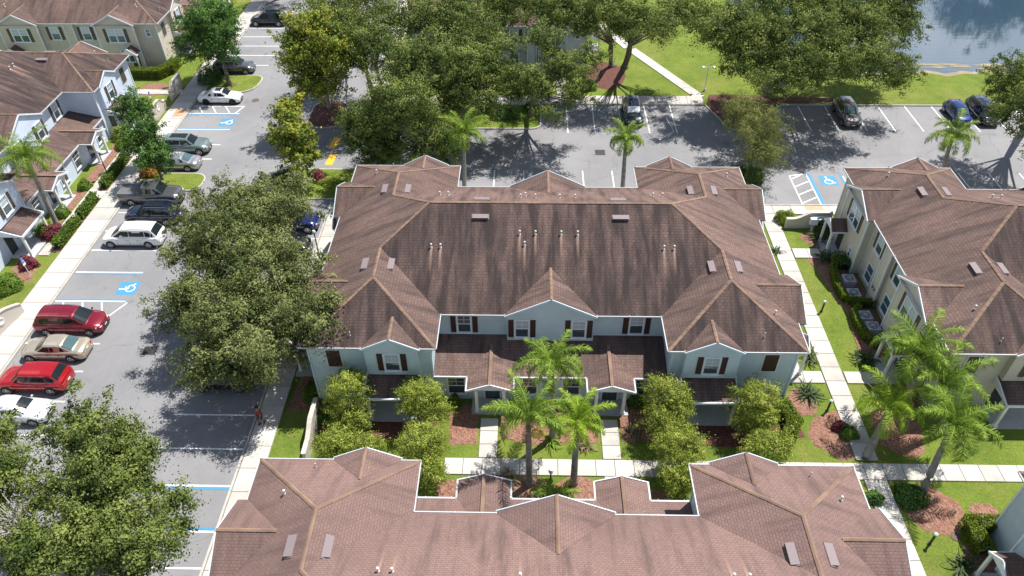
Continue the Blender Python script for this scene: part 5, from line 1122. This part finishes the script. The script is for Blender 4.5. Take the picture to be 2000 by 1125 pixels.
near(292, 402, 1.0, 'grey pickup truck with a covered bed', 'pickup', P_GREY, 0, cat='pickup truck', group=CG, name='pickup_truck')
near(340, 334, .9, 'silver sedan parked beside the grass island', 'sedan', P_SIL, PI, group=CG)
near(360, 302, .95, 'grey green crossover with a sunroof', 'suv', P_GG, 0, group=CG, sunroof=True)
near(428, 203, .88, 'white sedan with black wheels beside the upper grass island', 'sedan', P_WH, 0, group=CG, sunroof=True, rim=RIMD)
near(455, 145, .92, 'grey sedan half hidden beneath the round dark tree', 'suv', P_GREY, 0, group=CG)
near(524, 51, .98, 'black sport utility with side steps at the top left', 'suv', P_BLK, PI, group=CG, rails=2)
CH = 'cars hidden under the shade tree'
car('suv', P_BLUE, 'blue car in the shade behind the olive tree beside the house', -21.0, 53.4, 0, group=CH); car('suv', P_BLK, 'black car under the olive tree with a bright wheel showing', -20.9, 49.9, 0, group=CH); car('hatch', P_BLK, 'dark car nearly hidden by the drooping tree foliage', -21.3, 34.9, PI, group=CH)
x_, y_ = G(1238, 248, .2); car('suv', P_TEAL, 'dark sport utility with a bright sunshade alone in the upper lot', 11.25, 73.7, -PI/2, shade=True, rails=2, group='cars in the upper lot')
car('suv', P_GREY, 'grey and black van in the dappled shade of the massive oak', 34.3, 73.7, -PI/2, rails=1, glass=CGL2, group='cars in the upper lot')
car('hatch', P_BLUE, 'bright blue hatchback parked beside the lake lawn', 46.2, 73.9, -PI/2, glass=CGL2, group='cars in the upper lot')
car('suv', P_NAVY, 'dark blue sport utility partly under the right edge oak', 48.9, 74.1, -PI/2, rails=2, group='cars in the upper lot')

# ------------------------------------------------------------------ garden walls, mailboxes, machines, signs
def wall_obj(label, a, b, prof, t=.20, medal=None):
    """stucco wall from a to b; prof = [(fraction, height)]"""
    a = Vector(a); b = Vector(b); L = (b-a).length; an = math.atan2(b.y-a.y, b.x-a.x)
    root = empty('garden_wall', (a.x, a.y, 0), an, label, 'garden wall'); w_ = MB(); cp = MB(); P = [(f*L, h) for f, h in prof]
    for (x0, h0), (x1, h1) in zip(P[:-1], P[1:]):
        for s in (-1, 1):
            q = [(x0, s*t/2, 0), (x1, s*t/2, 0), (x1, s*t/2, h1), (x0, s*t/2, h0)]; w_.poly(q if s < 0 else q[::-1])
        cp.poly([(x0, -t/2-.05, h0), (x1, -t/2-.05, h1), (x1, -t/2-.05, h1+.09), (x0, -t/2-.05, h0+.09)]); cp.poly([(x0, t/2+.05, h0), (x0, t/2+.05, h0+.09), (x1, t/2+.05, h1+.09), (x1, t/2+.05, h1)])
        cp.poly([(x0, -t/2-.05, h0+.09), (x1, -t/2-.05, h1+.09), (x1, t/2+.05, h1+.09), (x0, t/2+.05, h0+.09)]); cp.poly([(x0, -t/2-.05, h0), (x0, t/2+.05, h0), (x1, t/2+.05, h1), (x1, -t/2-.05, h1)])
    for x, h, s in ((P[0][0], P[0][1], -1), (P[-1][0], P[-1][1], 1)):
        w_.poly([(x, -t/2, 0), (x, t/2, 0), (x, t/2, h), (x, -t/2, h)]); cp.poly([(x, -t/2-.05, h), (x, t/2+.05, h), (x, t/2+.05, h+.09), (x, -t/2-.05, h+.09)])
    w_.build('wall', STUC, root); cp.build('coping', STUC, root)
    if medal:
        for mx_, mz, s in medal:
            k = MB(); k.lathe([(0, 0), (.12, 0), (.14, .03), (.2, .03), (.22, .05), (.30, .05), (.33, 0)], n=20); o = k.build('medallion', mat('medallion_plaster', (.72, .70, .68), .7), root, loc=(mx_, s*(t/2+.005), mz)); o.rotation_euler = (PI/2*(1 if s < 0 else -1), 0, 0)
    return root
curve = [(0, .95), (.16, .95), (.22, 1.0), (.30, 1.12), (.38, 1.32), (.46, 1.52), (.52, 1.62), (1, 1.62)]
mw = wall_obj('cream stucco wall with curved top holding the mailboxes', (22.75, 53.8), (26.6, 53.85), curve)
mwp = MB(); mwp.box(2.1, 3.55, -.24, -.142, .55, 1.45); mwp.build('recess_panel', GREY, mw)
cbx = empty('mailbox_cluster', (25.35, 53.35, 0), 0, 'grey mailbox cluster mounted before the curved stucco wall', 'mailbox')
k = MB(); k.box(-.7, -.05, -.18, .18, .75, 1.35); k.box(-.42, -.32, -.05, .05, 0, .75); k.build('parcel_box', TRIM, cbx)
for i in range(4):
    k = MB(); k.box(-.13, .13, -.2, .2, .80, 1.1); k.box(-.04, .04, -.05, .05, 0, .8); k.box(-.10, .10, -.21, -.2, .84, 1.06); k.build('box_door', BLKP, cbx, loc=(.12+i*.29, -.05, 0))
k = MB(); k.box(.0, 1.1, -.05, .25, 1.12, 1.18); k.build('top_shelf', TRIM, cbx)
wall_obj('short stucco wall stub at the rear right corner of the blue house', (18.6, 52.6), (19.9, 52.6), [(0, 1.3), (1, 1.3)])
wall_obj('stucco wall with scalloped top left of the blue house front', G(617, 778, 1.7), G(592, 888, 1.1), [(0, 1.7), (.42, 1.7), (.5, 1.55), (.58, 1.35), (.66, 1.2), (.72, 1.1), (1, 1.1)])
wall_obj('stucco wall with a round medallion at the left edge beside the red minivan', G(48, 610), G(-60, 715), [(0, .9), (.1, 1.2), (.22, 1.5), (.3, 1.62), (1, 1.62)], medal=[(2.1, 1.0, -1), (2.1, 1.0, 1)])
wall_obj('stucco wall with mailbox openings beside the pavement at the upper left', (-40.6, 77.1), (-40.6, 80.6), [(0, 1.0), (.12, 1.0), (.2, 1.3), (.36, 1.7), (1, 1.7)], medal=[(2.5, 1.1, -1)])
wall_obj('stucco wall with medallion nearest the orange ramp at the upper left', (-40.6, 72.1), (-40.6, 75.4), [(0, 1.65), (.6, 1.65), (.75, 1.3), (.85, 1.0), (1, 1.0)], medal=[(1.4, 1.0, -1)])
ACM = mat('ac_casing', (.40, .42, .46), .5, noise=(3, (.33, .35, .39), .5)); ACD = mat('ac_dark', (.05, .055, .065), .6)
def acunit(x, y, label):
    r = empty('air_conditioner', (x, y, 0), 0, label, 'air conditioner', 'air conditioners beside the cream house')
    k = MB(); s = .46; k.box(-s, s, -s, s, .08, .80); 
    for i in range(8): z = .16+i*.075; k.box(-s-.015, s+.015, -s-.015, s+.015, z, z+.02)
    k.build('casing', ACM, r); k = MB(); k.box(-s-.1, s+.1, -s-.1, s+.1, 0, .08); k.build('pad', CONC2, r)
    k = MB(); k.lathe([(.34, .80), (.34, .83), (.30, .83), (.30, .81), (0, .81)], n=20); k.build('fan_well', ACD, r)
    k = MB(); k.lathe([(.0, .86), (.10, .86), (.11, .84)], n=12)
    for i in range(20): a = i*math.pi/10; k.beam((.1*math.cos(a), .1*math.sin(a), .85), (.33*math.cos(a), .33*math.sin(a), .84), .012, .012)
    for rr in (.18, .26, .33):
        pr = None
        for i in range(17):
            a = i*math.pi/8; p = (rr*math.cos(a), rr*math.sin(a), .85)
            if pr: k.beam(pr, p, .012, .012)
            pr = p
    k.build('fan_grille', ACM, r); k = MB()
    for i in range(4): a = i*math.pi/2; k.poly([(.03*math.cos(a), .03*math.sin(a), .825), (.28*math.cos(a), .28*math.sin(a), .832), (.28*math.cos(a+.7), .28*math.sin(a+.7), .818), (.05*math.cos(a+1), .05*math.sin(a+1), .82)])
    k.build('fan_blades', ACM, r)
for px, py, lab in ((1656, 555, 'air conditioner nearest the cream wall corner, uppermost of four'), (1665, 583, 'second air conditioner from the top inside the upper hedge'), (1687, 627, 'third air conditioner from the top inside the lower hedge'), (1702, 648, 'lowest air conditioner beside the palm fronds')):
    x, y = G(px, py-5, .4); acunit(x, y, lab)
BOLL = mat('bollard_green', (.012, .03, .018), .5); LENS = mat('lamp_lens', (.55, .68, .62), .2)
for px, py, lab in ((1604, 609, 'dark bollard light in the lawn between the two middle houses'), (1615, 803, 'dark bollard light beside the garden path crossing'), (1815, 1063, 'bollard light in the lawn near the bottom right')):
    x, y = G(px, py); r = empty('bollard_light', (x, y, 0), 0, lab, 'bollard light', 'bollard lights in the lawns')
    k = MB(); k.lathe([(.13, 0), (.13, .04), (.07, .06), (.07, .95), (.09, .97)], n=12); k.build('post', BOLL, r); k = MB(); k.lathe([(.075, .96), (.075, 1.1)], n=12); k.build('lens', LENS, r); k = MB(); k.lathe([(.11, 1.08), (.11, 1.13), (.04, 1.19), (0, 1.2)], n=12); k.build('cap', LENS, r)
def lamp(label, x, y, h, M, globe=True, arms=0):
    r = empty('lamp_post', (x, y, 0), 0, label, 'lamp post'); k = MB(); k.lathe([(.14, 0), (.14, .3), (.06, .4), (.045, h-.1), (.08, h)], n=10); k.build('pole', M, r)
    if arms:
        for s in (-1, 1):
            k = MB(); k.tube([(0, 0, h-.3), (s*.3, 0, h), (s*.55, 0, h)], .03, 6); k.build('arm', M, r); k = MB(); k.lathe([(.03, .1), (.16, .05), (.18, -.04), (.10, -.12), (0, -.12)], (s*.6, 0, h), 12); k.build('lamp_head', LENS, r)
    else:
        k = MB(); k.lathe([(.05, 0), (.13, .06), (.16, .2), (.10, .34), (0, .36)], (0, 0, h), 12); k.build('lamp_head', LENS, r)
lamp('white twin headed lamp post at the edge of the lake lawn', 20.2, 80.0, 2.9, TRIM, arms=2)
lamp('small dark path lamp standing by the courtyard path', *G(1075, 942), 1.0, BLACK)
lamp('thin dark lamp pole at the hedge of the pale blue house', *G(212, 345), 2.6, BLACK)
lamp('tall dark pole at the pavement edge behind the shade tree', *G(629, 524), 3.6, BLACK)
SBL = mat('sign_blue', (.03, .16, .50), .4); SWH = mat('sign_white', (.75, .75, .75), .4)
def sign(label, x, y, rz, h=2.1):
    r = empty('parking_sign', (x, y, 0), rz, label, 'sign'); k = MB(); k.tube([(0, 0, 0), (0, 0, h)], .028, 6); k.build('pole', TRIM, r)
    k = MB(); k.box(-.16, .16, -.05, -.03, h-.48, h); k.build('plate', SBL, r); k = MB(); k.box(-.16, .16, -.05, -.03, h-.72, h-.50); k.build('fine_plate', SWH, r)
    b = MB()
    def seg(p, q, w_=.025):
        a = Vector(p); c = Vector(q); d = (c-a).normalized(); n_ = Vector((-d.y, d.x))*w_/2; b.poly([(a.x-n_.x, -.053, a.y-n_.y), (c.x-n_.x, -.053, c.y-n_.y), (c.x+n_.x, -.053, c.y+n_.y), (a.x+n_.x, -.053, a.y+n_.y)])
    zc = h-.28; pr = None
    for i in range(12):
        t = R_(120+i*22); p = (-.02+.08*math.cos(t), zc+.08*math.sin(t))
        if pr: seg(pr, p)
        pr = p
    seg((-.03, zc+.14), (-.02, zc+.03), .03); seg((-.02, zc+.04), (.07, zc+.03), .03); seg((.07, zc+.03), (.11, zc-.09)); b.build('wheelchair_mark', SWH, r)
sign('blue accessible parking sign on a white pole before the wing porch', *G(62, 543), PI/2); sign('blue accessible parking sign beside the upper left stucco wall', *G(301, 213), PI/2)

# person walking on the pavement
SKIN = mat('skin', (.30, .16, .10), .6); SHIRT = mat('red_shirt', (.28, .015, .02), .8); SHORTS = mat('dark_trousers', (.03, .03, .035), .8); HAIR = mat('dark_hair', (.015, .012, .01), .7); SHOE = mat('shoes', (.05, .05, .05), .6)
px_, py_ = G(513, 829); pr_ = empty('person', (px_, py_, .12), R_(160), 'person in a red shirt and dark shorts walking on the shaded pavement', 'person')
J = [(0, 0, .95), (0, 0, 1.15), (0, 0, 1.38), (0, .02, 1.50), (0, .03, 1.56), (0, .03, 1.66), (0, .03, 1.75),
     (.10, 0, .90), (.11, .16, .50), (.11, .02, .09), (.11, .13, .05), (-.10, 0, .90), (-.11, .05, .49), (-.11, -.25, .14), (-.11, -.16, .05),
     (.19, 0, 1.42), (.25, -.08, 1.14), (.24, .08, .92), (-.19, 0, 1.42), (-.25, .08, 1.14), (-.22, .27, 1.0)]
EDG = [(0, 1), (1, 2), (2, 3), (3, 4), (4, 5), (5, 6), (0, 7), (7, 8), (8, 9), (9, 10), (0, 11), (11, 12), (12, 13), (13, 14), (2, 15), (15, 16), (16, 17), (2, 18), (18, 19), (19, 20)]
RAD = [.14, .125, .15, .06, .055, .095, .07, .10, .06, .045, .04, .10, .06, .045, .04, .06, .045, .03, .06, .045, .03]
def skinned(name, keep, grow, M, parent, edges=EDG):
    idx = sorted({i for e in edges if e[0] in keep and e[1] in keep for i in e}); mp = {a: i for i, a in enumerate(idx)}
    me = bpy.data.meshes.new(name); me.from_pydata([J[i] for i in idx], [(mp[a], mp[b]) for a, b in edges if a in mp and b in mp and a in keep and b in keep], [])
    o = bpy.data.objects.new(name, me); link(o, parent); sk = o.modifiers.new('Skin', 'SKIN'); sv = me.skin_vertices[0].data
    for i, a in enumerate(idx): sv[i].radius = (RAD[a]+grow, (RAD[a]*(.72 if a < 3 else 1))+grow); sv[i].use_root = (i == 0)
    o.modifiers.new('Subsurf', 'SUBSURF').levels = 1; o.modifiers['Subsurf'].render_levels = 1; me.materials.append(M); return o
body = skinned('body', set(range(21)), 0, SKIN, pr_); skinned('shirt', {0, 1, 2, 15, 16, 18, 19}, .018, SHIRT, pr_); skinned('shorts', {0, 7, 8, 11, 12}, .02, SHORTS, pr_)
h_ = MB(); h_.lathe([(.10, -.03), (.112, .03), (.10, .08), (.05, .115), (0, .12)], (0, .02, 1.69), 12); h_.build('hair', HAIR, pr_, True)
for s in (-1, 1):
    k = MB(); zz_ = (.05, .05)[s > 0]; yy = (-.14, .14)[s > 0]; k.box(s*.11-.05, s*.11+.05, yy-.16, yy+.10, 0, .09); k.build('shoe', SHOE, pr_)
    for f in range(4):
        c = (.24, .08, .92) if s > 0 else (-.22, .27, 1.0); k = MB(); x0 = c[0]+(f-1.5)*.018; k.tube([(x0, c[1], c[2]-.02), (x0, c[1]+.02, c[2]-.08-.006*(f in (1, 2))), (x0, c[1]+.035, c[2]-.115)], [.009, .008, .006], 5); k.build('finger', SKIN, body)
    k = MB(); k.tube([(c[0]-s*.03, c[1]+.01, c[2]-.0), (c[0]-s*.055, c[1]+.04, c[2]-.04), (c[0]-s*.05, c[1]+.05, c[2]-.07)], [.011, .010, .007], 5); k.build('thumb', SKIN, body)
    k = MB(); k.lathe([(0, -.012), (.012, 0), (0, .012)], (s*.035, .122, 1.67), 6); k.build('eye', BLACK, body)
k = MB(); k.tube([(0, .115, 1.67), (0, .145, 1.635), (0, .12, 1.63)], [.01, .016, .012], 6); k.build('nose', SKIN, body)
k = MB(); k.box(-.025, .025, .11, .128, 1.60, 1.608); k.build('mouth', SHIRT, body)
